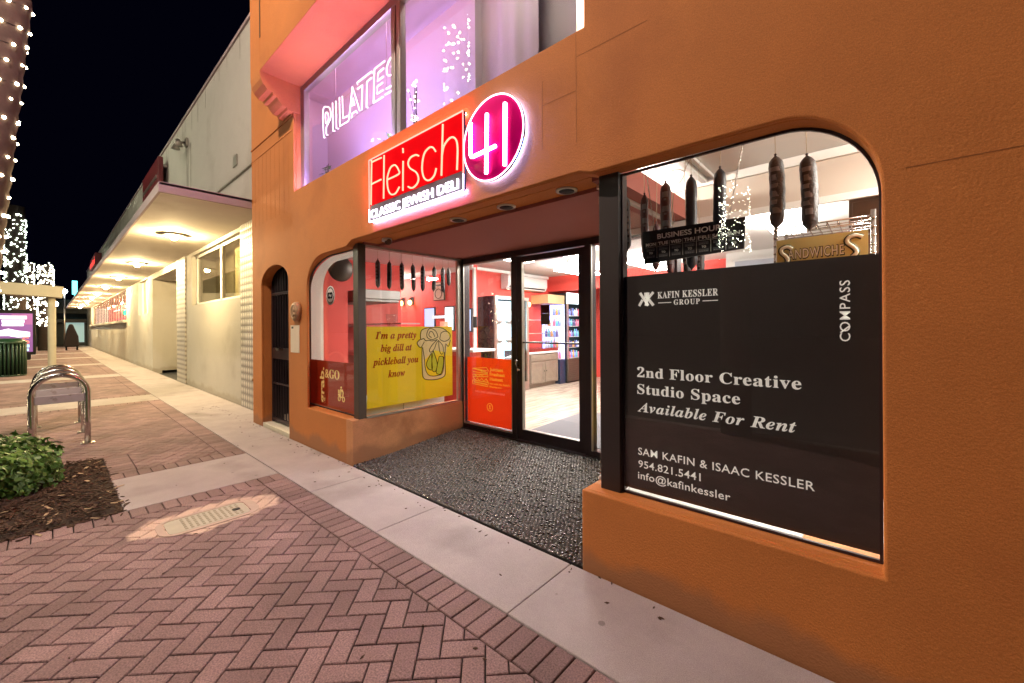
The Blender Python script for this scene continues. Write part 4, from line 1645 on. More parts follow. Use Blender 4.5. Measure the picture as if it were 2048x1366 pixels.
GR = 'salamis hanging in the right arched window'
salami(-1.209, 2.5, 2.275, 1.945, .027, 'salami', 'dark salami with pale block labels beside the right window post, leftmost of its row', GR)
salami(-1.082, 2.5, 2.262, 1.85, .024, 'salami_red', 'thin maroon salami half behind the left end of the hours board', GR, marks='hex')
salami(-.950, 2.5, 2.31, 1.86, .032, 'salami_red', 'thick maroon salami with white hexagon labels hanging behind the hours board', GR, marks='hex')
salami(-.808, 2.5, 2.308, 1.780, .031, 'salami_navy', 'long navy salami whose tip shows below the hours board', GR, marks='edge')
salami(-.663, 2.5, 2.312, 1.90, .032, 'salami_navy', 'navy salami above the right end of the hours board', GR, marks='edge')
salami(-.384, 2.5, 2.305, 1.950, .035, 'salami', 'fat dark salami with grey block labels, left one of the pair over the olive sign', GR)
salami(-.245, 2.5, 2.272, 1.920, .036, 'salami', 'fat dark salami with grey block labels, right one of the pair over the olive sign', GR)
GR2 = 'small salamis deeper behind the hours board'
for i, (x, y, zt, zb, lab) in enumerate(((-1.17, 2.86, 2.16, 1.84, 'small maroon salami deep behind the left end of the hours board'), (-1.08, 2.9, 2.12, 1.80, 'small maroon salami deep behind the hours board, beside the pale tag'), (-1.00, 3.0, 2.12, 1.80, 'small dark salami deep behind the hours board, between maroon ones'), (-.93, 3.05, 2.06, 1.76, 'small dark salami deep behind the middle of the hours board'))):
    salami(x, y, zt, zb, .026, 'salami_red' if i < 2 else 'salami', lab, GR2, hook=2.62)
t = thing('bent_hanging_wire', 'loose bent dark wire looped between the salami strings', 'wire', (-.88, 2.49, 2.3))
g = MB()
g.tube(catmull([(-1.01, 2.47, 2.435), (-1.005, 2.47, 2.38), (-.965, 2.47, 2.345), (-.93, 2.47, 2.365), (-.87, 2.47, 2.365), (-.835, 2.47, 2.345), (-.825, 2.47, 2.37), (-.79, 2.47, 2.43), (-.80, 2.47, 2.475), (-.825, 2.47, 2.46), (-.83, 2.47, 2.40), (-.84, 2.47, 2.32), (-.895, 2.47, 2.24), (-.905, 2.47, 2.15), (-.895, 2.47, 2.06)], 5), .0022, 5)
g.build('strand', M['galv'], t)

# wire shelf with the sandwich sign
t = thing('wire_shelf_rack', 'chrome wire rack with posts behind the olive sandwich sign', 'rack', (-.22, 2.95, IZ))
for (x, y) in ((-.435, 2.80), (-.01, 2.80), (-.435, 3.18), (-.01, 3.18)):
    g = MB()
    g.tube([(x, y, IZ), (x, y, 2.03)], .011, 8)
    for q in range(14):
        g.lathe([(.0115, 0), (.013, .004), (.0115, .008)], (x, y, 1.4 + q * .045), 8)
    g.build('post', M['steel'], t)
for zz in (2.0, 1.55):
    g = MB()
    for y in (2.80, 3.18):
        g.tube([(-.435, y, zz), (-.01, y, zz)], .0045, 6)
        g.tube([(-.435, y, zz - .03), (-.01, y, zz - .03)], .0035, 6)
    for y in (2.9, 3.0, 3.1):
        g.tube([(-.435, y, zz), (-.01, y, zz)], .003, 5)
    for i in range(10):
        x = -.435 + .425 * i / 9
        g.tube([(x, 2.80, zz - .03), (x, 2.80, zz), (x, 3.18, zz), (x, 3.18, zz - .03)], .003, 5)
    g.build('shelf', M['steel'], t)
t = thing('sandwiches_sign', 'olive board sign reading SANDWICHES on the wire rack', 'sign', (-.22, 2.76, 1.76))
g = MB()
g.box(-.424, -.030, 2.755, 2.765, 1.755, 1.922)
g.build('board', M['olive_sign'], t)


def two(body, u0, u1, v0, cap):
    lettering(body, 'letter_edge', M['olive_dark'], t, 'y', 2.7545, u0, u1, v0, cap, off=.05, space=1.12)
    lettering(body, 'letter_face', M['pale_letter'], t, 'y', 2.7530, u0 + .004, u1 - .004, v0 + .003, cap * .93, off=.004, space=1.2)


two('ANDWICHE', -.374, -.122, 1.808, .056)
for P in ([(-.350, 1.865), (-.372, 1.880), (-.398, 1.872), (-.400, 1.850), (-.378, 1.825), (-.372, 1.80), (-.388, 1.772)],
          [(-.052, 1.888), (-.075, 1.900), (-.105, 1.893), (-.112, 1.868), (-.085, 1.838), (-.075, 1.812), (-.092, 1.792)]):
    C_ = catmull(P, 5)
    g = MB()
    g.tube([(p[0], 2.7535, p[1]) for p in C_], .0145, 6)
    e1 = g.build('letter_edge', M['olive_dark'], t)
    e1.scale = (1, .12, 1)
    g = MB()
    g.tube([(p[0], 2.7505, p[1]) for p in C_], .0088, 6)
    e2 = g.build('letter_face', M['pale_letter'], t)
    e2.scale = (1, .2, 1)

# ------------------------------------------------------------------ shop interior
HC = 2.66


def part(name, m, *boxes, **k):
    g = MB()
    for b in boxes:
        g.box(*b)
    return g.build(name, M[m], B, **k)


part('shop_floor', 'floor_tile', (-9.5, 2.2, DY + .082, 10, 0, IZ), (-7.2, -4.3, F + .3, DY + .08, 0, IZ), (-1.1, 2.2, F + .3, DY + .08, 0, IZ))
part('shop_ceiling', 'white_paint', (-7.2, 2.2, F + .142, 4.4, HC, HC + .1), (-9.6, 2.2, 4.4, 10, HC, HC + .1))
part('shop_wall', 'red_paint', (-9.5, -5.82, 5.45, 5.55, IZ, HC), (-6.12, -6.02, 5.55, 9.7, IZ, HC), (-6.02, 2.2, 9.6, 9.7, IZ, HC), (-7.1, -7.0, 2.88, 4.6, IZ, HC), (-9.6, -9.5, 4.6, 5.5, IZ, HC), (-9.5, -7.1, 4.5, 4.6, IZ, HC))
part('shop_wall', 'red_paint', (-7.1, -5.74, 2.80, 2.88, IZ, HC), (-5.79, -5.74, F + .30, 2.80, IZ, HC))
part('shop_wall', 'white_paint', (2.1, 2.2, F + .142, 9.7, IZ, HC), (-1.9, 2.1, 7.6, 7.7, IZ, HC))
part('ceiling_beam', 'beige_paint', (-1.9, 2.1, 3.6, 3.74, 2.33, HC))
part('ceiling_beam', 'red_paint', (-6.02, -2.0, 8.12, 8.25, 2.30, HC))
part('beam_trim', 'white_paint', (-1.9, 2.1, 3.575, 3.6, 2.285, 2.335), (-1.9, 2.1, 3.57, 3.6, 2.59, 2.655))
part('cornice', 'white_paint', (-9.5, -5.82, 5.41, 5.45, 2.56, HC), (-6.02, -5.98, 5.55, 8.1, 2.6, HC), (-5.82, -5.78, 5.42, 5.48, IZ, 2.6))
g = MB()
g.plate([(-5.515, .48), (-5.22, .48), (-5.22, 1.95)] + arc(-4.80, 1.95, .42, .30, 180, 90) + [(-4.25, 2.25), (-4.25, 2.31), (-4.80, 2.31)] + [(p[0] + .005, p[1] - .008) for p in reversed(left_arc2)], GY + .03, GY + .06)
g.build('window_lining', vinyl('white_lining_added_glow', (.90, .86, .78), trans=.6, es=.48), B)  # plain white lining, emission added so it looks brightly lit
part('inner_sill', 'white_paint', (-1.12, -.26, GY + .024, 2.45, .44, .478))


def clight(x0, x1, y0, y1, m, lab, z=HC):
    t = thing('ceiling_light', lab, 'ceiling light', ((x0 + x1) / 2, (y0 + y1) / 2, z), 'lit ceiling panels inside the shop')
    g = MB()
    for px in (x0 + .05, x1 - .05):
        for py in (y0 + .08, y1 - .08):
            g.tube([(px, py, z - .10), (px, py, z - .001)], .005, 5)
    g.build('hanger', M['white_plastic'], t)
    g = MB()
    g.box(x0, x1, y0, y1, z - .145, z - .10)
    g.build('diffuser', M[m], t)


clight(-4.45, -4.2, 4.3, 5.3, 'ceil_light', 'lit ceiling panel over the counter behind the side glass')
clight(-3.6, -3.3, 4.3, 5.5, 'ceil_light', 'lit ceiling panel just inside the glass door')
clight(-4.6, -4.3, 6.4, 7.6, 'ceil_light', 'lit ceiling panel over the cabinet at the back')
clight(-3.2, -2.9, 6.6, 7.8, 'ceil_light', 'lit ceiling panel right of the cabinet at the back')
clight(-1.62, -1.54, 2.70, 3.52, 'ceil_cool', 'slim lit ceiling strip behind the hours board')
clight(-.9, -.6, 4.6, 5.8, 'ceil_light', 'lit ceiling panel behind the beam over the wire rack')
clight(.75, 1.05, 2.5, 3.4, 'ceil_cool', 'lit ceiling panel right of the wire rack, close to the window')
clight(-8.6, -8.0, 4.8, 5.1, 'ceil_light', 'lit ceiling panel in the far left corner of the shop')
# conduits on the ceiling
part('ceiling_conduit', 'white_plastic', (-1.07, -1.03, 2.9, 3.57, 2.61, 2.655), (-.99, -.97, 2.9, 3.57, 2.63, 2.655))

# pieces seen through the right window under the beam
t = thing('brown_cabinet', 'tall dark brown cabinet at the right edge of the big window', 'cabinet', (.45, 4.5, IZ))
g = MB()
g.box(-.16, 1.2, 4.2, 4.8, IZ, 2.5)
g.build('body', M['brown_wood'], t)
g = MB()
g.box(-.14, .5, 4.185, 4.198, IZ + .1, 2.4)
g.box(.53, 1.18, 4.185, 4.198, IZ + .1, 2.4)
g.build('door', M['brown_wood'], t, bevel=.006)
t = thing('red_bottle_stand', 'red tall bottle on rack beside the right window edge', 'bottle', (.04, 2.98, 1.55))
g = MB()
g.lathe([(.001, 1.56), (.035, 1.56), (.035, 1.80), (.012, 1.9), (.012, 1.98), (.001, 1.98)], (.055, 2.98, 0), 12)
g.build('body', M['dark_red_sign'], t)
t = thing('grey_menu_board', 'wide pale grey menu board on the wall behind the hours board', 'board', (-.9, 7.58, 2))
g = MB()
g.box(-1.75, .05, 7.54, 7.598, 1.75, 2.5)
g.build('panel', mat('pale_grey_board', (.42, .45, .52), .5), t)
g = MB()
g.box(-1.78, .08, 7.53, 7.56, 2.5, 2.53)
g.box(-1.78, .08, 7.53, 7.56, 1.72, 1.75)
g.build('frame', M['white_plastic'], t)
t = thing('white_shelf_unit', 'white wall shelf with small goods low behind the hours board', 'shelf', (-1.0, 5.0, IZ))
g = MB()
g.box(-2.55, -.3, 4.95, 5.25, IZ, 1.93)
g.build('body', M['white_plastic'], t)

# left of the door: wall menu screen, small figure, counter, fridge
t = thing('menu_screen', 'slim blue lit screen on the red wall left of the dark fridge', 'screen', (-5.75, 4.9, 1.4))
g = MB()
g.box(-5.72, -5.40, 5.0, 5.04, 1.36, 1.79)
g.build('case', M['black'], t)
g = MB()
g.box(-5.71, -5.42, 4.992, 4.999, 1.385, 1.765)
g.build('display', M['screen'], t)
t = thing('card_reader', 'small dark card reader hanging between screen and fridge', 'card reader', (-5.58, 5.1, 1.5))
g = MB()
g.box(-5.52, -5.39, 5.10, 5.14, 1.44, 1.64)
g.build('body', M['black'], t, bevel=.008)
t = thing('end_counter', 'white topped counter end on a red base by the orange poster', 'counter', (-5.6, 4.9, IZ))
g = MB()
g.box(-6.9, -4.72, 4.40, 4.90, 1.05, 1.09)
g.build('top', M['white_plastic'], t, bevel=.006)
g = MB()
g.box(-6.9, -5.0, 4.46, 4.84, IZ, 1.05)
g.build('base', M['red_paint'], t)
t = thing('small_figurine', 'small black figurine with round head standing on the counter end', 'figurine', (-5.06, 4.6, 1.09))
g = MB()
g.lathe([(.001, 1.09), (.04, 1.09), (.045, 1.13), (.025, 1.17), (.035, 1.20), (.03, 1.235), (.001, 1.25)], (-5.06, 4.6, 0), 14)
g.build('body', M['black'], t)

FX = -5.5
t = thing('display_fridge', 'tall dark wrapped fridge with a lit glass door left of the entrance door', 'fridge', (-5.75, 5.9, IZ))
g = MB()
g.box(-6.01, FX - .04, 5.72, 5.76, IZ, 2.06)
g.box(-6.01, -5.97, 5.76, 6.70, IZ, 2.06)
g.box(-6.01, FX - .04, 6.70, 6.74, IZ, 2.06)
g.box(-6.01, FX - .04, 5.76, 6.70, 2.02, 2.06)
g.box(-6.01, FX - .04, 5.76, 6.70, IZ, .30)
g.build('body', M['black_gloss'], t)
g = MB()
for a, b, c, d in ((5.72, 5.78, IZ, 2.06), (6.68, 6.74, IZ, 2.06), (5.78, 6.68, 2.0, 2.06), (5.78, 6.68, IZ, .3)):
    g.box(FX - .04, FX, a, b, c, d)
g.build('door_frame', M['alu'], t)
g = MB()
g.box(FX - .03, FX - .024, 5.78, 6.68, .3, 2.0)
g.build('door_pane', M['glass'], t)
g = MB()
g.box(-5.966, -5.95, 5.78, 6.68, .32, 2.0)
g.build('lit_back', M['cool_glow'], t)
for z in (.75, 1.12, 1.5, 1.8):
    g = MB()
    g.box(-5.94, FX - .06, 5.78, 6.68, z, z + .012)
    g.build('shelf', M['white_plastic'], t)
for z in (.762, 1.132, 1.512):
    for y in (5.95, 6.35):
        k = thing('food_tray', 'white food tray on a shelf of the dark fridge', 'tray', (-5.7, y, z), 'trays in the dark fridge')
        g = MB()
        g.lathe([(.08, 0), (.13, .05), (.135, .055), (.10, .06), (.001, .10)], (-5.68, y, z), 12)
        g.build('tray', M['white_plastic'], k)

t = thing('air_conditioner', 'white split air conditioner high on the red side wall', 'air conditioner', (-5.8, 7.0, 2.25))
g = MB()
g.plate([(-6.02, 2.58), (-5.84, 2.58), (-5.80, 2.55), (-5.80, 2.36), (-5.86, 2.27), (-6.02, 2.26)], 6.43, 7.80)
g.build('body', M['white_plastic'], t, bevel=.012)
g = MB()
g.box(-5.835, -5.82, 6.50, 7.73, 2.30, 2.325)
g.build('vent', M['black'], t)

t = thing('grey_oak_cabinet', 'grey oak base cabinet with one drawer and two doors', 'cabinet', (-5.7, 7.3, IZ))
CX = -5.54
g = MB()
g.box(-6.01, CX, 6.80, 7.84, IZ + .08, .86)
g.box(-6.01, CX - .05, 6.84, 7.80, IZ, IZ + .08)
g.build('body', M['wood'], t)
g = MB()
g.box(-6.01, CX + .03, 6.74, 7.9, .86, .90)
g.build('top', M['white_plastic'], t, bevel=.005)
g = MB()
g.box(CX, CX + .02, 6.83, 7.81, .70, .84)
g.build('drawer', M['wood'], t, bevel=.006)
for a, b in ((6.83, 7.31), (7.33, 7.81)):
    g = MB()
    g.box(CX, CX + .012, a, b, .22, .685)
    for q in ((a, a + .06, .22, .685), (b - .06, b, .22, .685), (a + .06, b - .06, .22, .28), (a + .06, b - .06, .625, .685)):
        g.box(CX + .012, CX + .022, *q)
    d = g.build('door', M['wood'], t)
    g = MB()
    g.sphere((CX + .035, (b - .03) if a < 7 else (a + .03), .47), .012, 8, 6)
    g.build('knob', M['black'], d)
t = thing('glass_display_case', 'slanted glass pastry case standing on the grey oak cabinet', 'display case', (-5.7, 7.3, .90))
g = MB()
g.box(-6.0, CX, 6.70, 7.86, .902, .97)
g.build('base', M['steel'], t)
g = MB()
for y in (6.74, 7.82):
    g.tube([(CX - .02, y, .97), (CX - .22, y, 1.60), (-5.98, y, 1.60)], .012, 6)
    g.tube([(-5.98, y, .97), (-5.98, y, 1.60)], .012, 6)
g.tube([(CX - .22, 6.74, 1.60), (CX - .22, 7.82, 1.60)], .012, 6)
g.tube([(CX - .12, 6.74, 1.3), (CX - .12, 7.82, 1.3)], .008, 6)
g.tube([(CX - .06, 6.74, 1.12), (CX - .06, 7.82, 1.12)], .008, 6)
g.build('frame', M['alu'], t)
g = MB()
g.quad((CX - .02, 6.74, .97), (CX - .02, 7.82, .97), (CX - .22, 7.82, 1.60), (CX - .22, 6.74, 1.60))
g.build('pane', M['glass'], t)
t = thing('black_apron_panel', 'black shiny panel left of the grey oak cabinet', 'panel', (-5.7, 6.6, IZ))
g = MB()
g.box(-6.01, CX - .02, 6.45, 6.72, IZ, .95)
g.build('body', M['black_gloss'], t)
t = thing('no_smoking_notice', 'small dark red and grey notice stuck on the glass of the entrance door', 'notice', (-2.8, DY, 1.6))
g = MB()
g.box(-2.83, -2.705, DY + .007, DY + .009, 1.595, 1.69)
g.build('red_field', M['dark_red_sign'], t)
g = MB()
g.box(-2.83, -2.705, DY + .007, DY + .009, 1.47, 1.594)
g.build('grey_field', mat('grey_brown_notice', (.20, .15, .13), .6), t)


def sconce(x, y, z, axis, lab, n=1, step=.28):
    t = thing('wall_sconce', lab, 'wall lamp', (x, y, z))
    for i in range(n):
        xx, yy = (x + i * step, y) if axis == 'y' else (x, y + i * step)
        g = MB()
        g.tube([(xx, yy, z + .13), (xx, yy, z + .08)], .018, 8)
        if axis == 'y':
            g.box(xx - .05, xx + .05, yy + .06, yy + .075, z - .02, z + .16)
            g.tube([(xx, yy, z + .13), (xx, yy + .07, z + .13)], .008, 6)
        else:
            g.box(xx - .08, xx - .065, yy - .05, yy + .05, z - .02, z + .16)
            g.tube([(xx, yy, z + .13), (xx - .07, yy, z + .13)], .008, 6)
        g.build('bracket', M['black'], t)
        g = MB()
        g.sphere((xx, yy, z + .03), .045, 10, 8, sz=1.25)
        g.build('bulb', M['warm_bulb'], t)


sconce(-5.94, 7.08, 1.93, 'x', 'warm double wall sconce above the glass pastry case', n=2, step=.2)
sconce(-8.5, 5.37, 1.98, 'y', 'warm three bulb wall sconce behind the pickle poster', n=3, step=.34)
sconce(-2.62, 9.5, 1.9, 'y', 'warm wall sconce seen through the narrow glass right of the door')


def cooler(name, label, x0, x1, y0, y1, z1, ledge, glowm, body):
    t = thing(name, label, 'drinks cooler', (x0, y0, IZ))
    g = MB()
    g.box(x0, x1 - .04, y0, y0 + .03, IZ, z1)
    g.box(x0, x1 - .04, y1 - .03, y1, IZ, z1)
    g.box(x0, x0 + .03, y0 + .03, y1 - .03, IZ, z1)
    g.box(x0 + .03, x1 - .04, y0 + .03, y1 - .03, IZ, ledge)
    g.box(x0 + .03, x1 - .04, y0 + .03, y1 - .03, z1 - .05, z1)
    g.build('body', M[body], t)
    g = MB()
    g.box(x0 + .03, x0 + .045, y0 + .03, y1 - .03, ledge, z1 - .28)
    g.build('lit_back', M[glowm], t)
    g = MB()
    g.box(x1 - .04, x1, y0, y1, z1 - .26, z1)
    g.build('lit_header', M['screen_w'], t)
    g = MB()
    g.box(x1 - .04, x1, y0, y1, IZ + .04, ledge)
    for i in range(9):
        g.box(x1, x1 + .008, y0 + .05, y1 - .05, IZ + .1 + i * .045, IZ + .12 + i * .045)
    g.build('grille', M['far_dark'] if body == 'white_plastic' else M['post'], t)
    g = MB()
    for a, b, c, d in ((y0, y0 + .035, ledge, z1 - .26), (y1 - .035, y1, ledge, z1 - .26)):
        g.box(x1 - .035, x1, a, b, c, d)
    g.build('door_frame', M['alu'], t)
    ns = 5
    H = (z1 - .3 - ledge)
    for s in range(ns):
        z = ledge + .01 + H * s / ns
        g = MB()
        g.box(x0 + .05, x1 - .06, y0 + .03, y1 - .03, z, z + .01)
        g.build('shelf', M['white_plastic'], t)
        nb = int((y1 - y0 - .1) / .075)
        for q in range(nb):
            k = random.randrange(6)
            hb = random.uniform(.15, .20)
            yy = y0 + .07 + q * .075
            g = MB()
            r = .028
            g.lathe([(.001, z + .011), (r, z + .011), (r, z + hb * .62), (r * .4, z + hb * .8), (r * .4, z + hb), (.001, z + hb)], (x1 - .10, yy, 0), 8)
            o = g.build('bottle', BOT[k])
            tag(o, 'small ' + ('pink', 'blue', 'white', 'teal', 'dark', 'amber')[k] + ' bottle on a lit shelf of ' + ('the cooler with dark grille' if body == 'black' else 'the cooler beside the cabinet'), 'bottle', 'bottles in the ' + ('far' if body == 'black' else 'near') + ' drinks cooler')


cooler('drinks_cooler', 'tall drinks cooler with dark grille and white lit header', -6.01, -5.43, 8.10, 8.90, 2.25, .68, 'cool_glow', 'black')
t = thing('drinks_shelf', 'open lit shelf of pink and blue bottles beside the grey oak cabinet', 'drinks cooler', (-5.9, 7.95, IZ))
g = MB()
g.box(-6.01, -5.50, 7.87, 8.09, IZ, .68)
g.build('body', mat('navy_cabinet', (.015, .025, .06), .35), t)
g = MB()
g.box(-6.01, -5.985, 7.87, 8.07, .68, 1.97)
g.box(-5.98, -5.52, 8.07, 8.09, .68, 1.97)
g.build('lit_back', M['blue_glow'], t)
g = MB()
g.box(-6.01, -5.52, 7.45, 8.09, 1.98, 2.18)
g.build('header_box', M['tan_wood'], t)
for s in range(5):
    z = .69 + s * .255
    g = MB()
    g.box(-5.98, -5.50, 7.87, 8.065, z, z + .012)
    g.build('shelf', M['white_plastic'], t)
    for q in range(6):
        k = random.randrange(6)
        g = MB()
        xx = -5.54 - q * .078
        g.lathe([(.001, z + .013), (.031, z + .013), (.031, z + .13), (.013, z + .17), (.013, z + .20), (.001, z + .20)], (xx, 7.92, 0), 8)
        o = g.build('bottle', BOT[k])
        tag(o, 'small ' + ('pink', 'blue', 'white', 'teal', 'dark', 'amber')[k] + ' bottle on the open lit shelf', 'bottle', 'bottles on the open lit shelf')
t = thing('round_wall_clock', 'small round white wall clock near the tan header of the shelf', 'clock', (-5.9, 7.75, 1.85))
g = MB()
g.lathe([(.001, -6.018), (.09, -6.018), (.09, -5.99), (.001, -5.99)], (0, 7.95 - .2, 2.08), 20, axis='x')
g.build('face', M['white_plastic'], t)
t = thing('yellow_side_board', 'yellow standing board seen through the narrow glass right of the door', 'board', (-1.9, 4.0, IZ))
g = MB()
g.box(-2.10, -1.5, 3.95, 3.97, .20, 1.02)
g.build('board', M['yellow_vinyl'], t)
g = MB()
g.box(-2.13, -1.47, 3.955, 4.0, IZ, .20)
g.box(-2.13, -1.47, 3.955, 4.0, 1.02, 1.09)
g.build('stand', M['white_plastic'], t)
o = MB()
o.plate([(-3.32, 4.0), (-3.22, 4.0), (-1.6, 3.9), (-1.6, 5.8), (-2.6, 5.8), (-3.40, 5.45)], IZ + .001, IZ + .012, 'z')
tag(o.build('floor_mat', M['mat_grey']), 'grey rubber entrance mat on the pale floor inside the door', 'mat')

# kitchen seen over the pickle poster
t = thing('kitchen_hood', 'stainless kitchen hood behind the left part of the pickle poster', 'hood', (-6.0, 3.4, 1.7))
g = MB()
g.box(-6.6, -5.6, 3.05, 3.68, 1.88, 2.02)
g.box(-6.6, -5.62, 3.07, 3.66, 1.84, 1.88)
g.build('body', M['grey_hood'], t, bevel=.01)
g = MB()
g.box(-5.63, -5.622, 3.09, 3.64, 1.46, 1.84)
g.box(-6.58, -6.57, 3.09, 3.64, 1.46, 1.84)
g.build('side_pane', M['glass_dim'], t)
t = thing('white_deli_case', 'low white deli case showing under the pickle poster', 'display case', (-4.6, 2.9, IZ))
g = MB()
g.box(-4.80, -4.32, 2.38, 2.86, IZ, .60)
g.box(-4.80, -4.32, 2.87, 3.50, IZ, .60)
g.build('body', M['white_plastic'], t, bevel=.006)
t = thing('prep_table', 'stainless prep table with shelf behind the pickle poster', 'table', (-6.2, 3.9, IZ))
g = MB()
g.box(-7.0, -5.4, 3.3, 3.9, 1.02, 1.06)
g.box(-7.0, -5.4, 3.55, 3.9, 1.5, 1.52)
g.build('top', M['steel'], t)
for x, y in ((-6.95, 3.35), (-5.45, 3.35), (-6.95, 3.85), (-5.45, 3.85)):
    g = MB()
    g.tube([(x, y, IZ), (x, y, 1.02)], .02, 8)
    g.build('leg', M['steel'], t)
t = thing('coffee_grinder', 'black and steel grinder standing on the prep table', 'grinder', (-5.75, 3.6, 1.06))
g = MB()
g.box(-5.85, -5.65, 3.5, 3.7, 1.06, 1.42)
g.build('body', M['black'], t, bevel=.02)
g = MB()
g.lathe([(.05, 1.42), (.08, 1.62), (.08, 1.66), (.001, 1.66)], (-5.75, 3.6, 0), 14)
g.build('hopper', M['glass_dim'], t)
g = MB()
g.lathe([(.001, 0), (.05, 0), (.05, .006), (.001, .006)], (-5.648, 3.6, 1.3), 12, axis='x')
g.build('dial', M['white_plastic'], t)
t = thing('wrap_roll', 'upright pinkish paper roll beside the grinder', 'roll', (-5.6, 4.1, 1.06))
g = MB()
g.lathe([(.001, 1.09), (.07, 1.09), (.07, 1.55), (.001, 1.55)], (-5.55, 4.5, 0), 16)
g.build('roll', M['peach_ink'], t)
for i, (x0, x1, lab) in enumerate(((-6.79, -6.45, 'bright order screen on the counter behind the pickle poster, left one of two'), (-6.15, -5.88, 'bright order screen on the counter behind the jar drawing, right one of two'))):
    t = thing('order_screen', lab, 'screen', ((x0 + x1) / 2, 5.0, 1.1))
    g = MB()
    g.box(x0, x1, 5.0, 5.03, 1.38, 1.845)
    g.tube([((x0 + x1) / 2, 5.02, 1.06), ((x0 + x1) / 2, 5.02, 1.4)], .02, 8)
    g.build('case', M['black'], t)
    g = MB()
    g.box(x0 + .02, x1 - .02, 4.994, 4.999, 1.40, 1.825)
    g.build('display', M['screen' if i == 0 else 'screen_w'], t)
t = thing('deli_counter_lamp', 'cool white lit bar over the deli counter behind the poster', 'lamp', (-5.9, 4.7, 1.5))
g = MB()
g.box(-6.46, -6.10, 4.96, 5.0, 1.63, 1.67)
g.build('tube', M['screen_w'], t)
g = MB()
g.box(-6.46, -6.10, 5.0, 5.05, 1.60, 1.70)
g.build('housing', M['steel'], t)
t = thing('framed_menu_card', 'small cream framed card on the red wall behind the hanging salamis', 'picture', (-6.85, 5.44, 2.0))
g = MB()
g.box(-7.03, -6.68, 5.425, 5.449, 2.015, 2.40)
g.build('frame', M['olive_dark'], t)
g = MB()
g.box(-7.015, -6.695, 5.415, 5.424, 2.03, 2.385)
g.build('card', M['cream'], t)
g = MB()
g.tube([(-6.855 + .11 * math.cos(R(a)), 5.413, 2.155 + .10 * math.sin(R(a))) for a in range(0, 360, 20)], .008, 5, closed=True)
g.box(-6.97, -6.74, 5.410, 5.415, 2.31, 2.35)
g.build('print', M['olive_dark'], t)
t = thing('frying_pan', 'round dark pan hanging high in the left arched window', 'pan', (-5.06, 2.45, 2.2))
g = MB()
g.lathe([(.001, -5.05), (.135, -5.05), (.165, -5.08), (.16, -5.085), (.13, -5.056), (.001, -5.056)], (0, 2.46, 2.20), 28, axis='x')
g.build('bowl', M['post'], t)
g = MB()
g.tube([(-5.06, 2.46, 2.36), (-5.06, 2.47, 2.56)], .010, 6)
g.build('handle', M['black'], t)
GR3 = 'salamis hanging behind the side glass over the pickle poster'
ords = ['nearest the corner post', 'second from the corner post', 'third from the corner post', 'fourth from the corner post', 'fifth from the corner post', 'sixth from the corner post, before the cream card', 'seventh from the corner post', 'last by the door frame, with a pale tip']
for i, (y, zt, zb) in enumerate(((2.611, 2.25, 1.93), (2.762, 2.246, 1.925), (2.946, 2.255, 1.92), (3.115, 2.25, 1.92), (3.258, 2.25, 1.93), (3.433, 2.255, 1.94), (3.596, 2.256, 1.935), (3.70, 2.262, 2.03))):
    salami(-4.45, y, zt, zb, .028, ('salami', 'salami', 'salami', 'salami', 'salami_navy', 'salami', 'salami_navy', 'salami')[i], 'slim dark salami behind the side glass, ' + ords[i], GR3, marks='block' if i % 2 == 0 else 'edge')
t = thing('red_neon_glow_sign', 'small red lit sign high on the red wall behind the hanging salamis', 'neon sign', (-6.9, 5.33, 2.36))
g = MB()
for i in range(4):
    g.box(-7.22 + i * .10, -7.15 + i * .10, 5.42, 5.43, 2.42, 2.54)
g.build('letter', M['exit_red'], t)

# ------------------------------------------------------------------ WHITE BUILDING along the street
WF = 2.42
Wb = thing('white_building', 'long white rendered building with a flat lit canopy down the street', 'building', (-30, WF, 0))
ZC = 3.38
wx = [(-13.0, -9.02, 2.05, 3.30)]
outer = [(-56, -.1), (-19.0, -.1), (-19.0, 3.2), (-14.75, 3.2), (-14.75, -.1), (-7.29, -.1), (-7.29, 7.0), (-56, 7.0)]
holes = [[(-13.0, 2.05), (-9.02, 2.05), (-9.02, 3.30), (-13.0, 3.30)], [(-22.4, 2.05), (-19.95, 2.05), (-19.95, 3.34), (-22.4, 3.34)], [(-50.0, 1.92), (-26.3, 1.92), (-26.3, 3.34), (-50.0, 3.34)]]
g = MB()
g.plate(outer, WF, WF + .25, holes=holes)
g.build('wall', M['white_wall'], Wb)
part_w = lambda name, m, *bx, **k: (lambda g: ([g.box(*b) for b in bx], g.build(name, M[m], Wb, **k))[1])(MB())
part_w('parapet_cap', 'fascia_pink', (-56, -7.29, WF - .03, WF + .3, 7.0, 7.06))
part_w('pilaster', 'relief', (-8.93, -8.24, WF - .03, WF - .001, 0, ZC - .002), (-8.235, -7.29, WF - .03, WF - .001, 0, ZC - .002))
part_w('pilaster', 'relief', (-14.73, -13.66, WF - .03, WF - .001, 0, ZC - .002))
part_w('canopy', 'canopy_under', (-54, -7.50, 1.05, WF - .002, ZC, ZC + .09), bevel=.004)
part_w('canopy_fascia', 'fascia_pink', (-54, -7.45, 1.02, 1.05, ZC - .015, ZC + .12), (-7.50, -7.45, 1.05, WF - .002, ZC - .015, ZC + .12), (-54, -7.45, 1.03, WF - .002, ZC + .09, ZC + .13))
part_w('niche_wall', 'white_wall', (-19.1, -19.0, WF + .25, 4.0, 0, 3.2), (-19.1, -14.65, 4.0, 4.1, 0, 3.3), (-14.75, -14.65, WF + .25, 4.0, 0, 3.2), (-19.1, -14.65, WF + .25, 4.1, 3.2, 3.3))
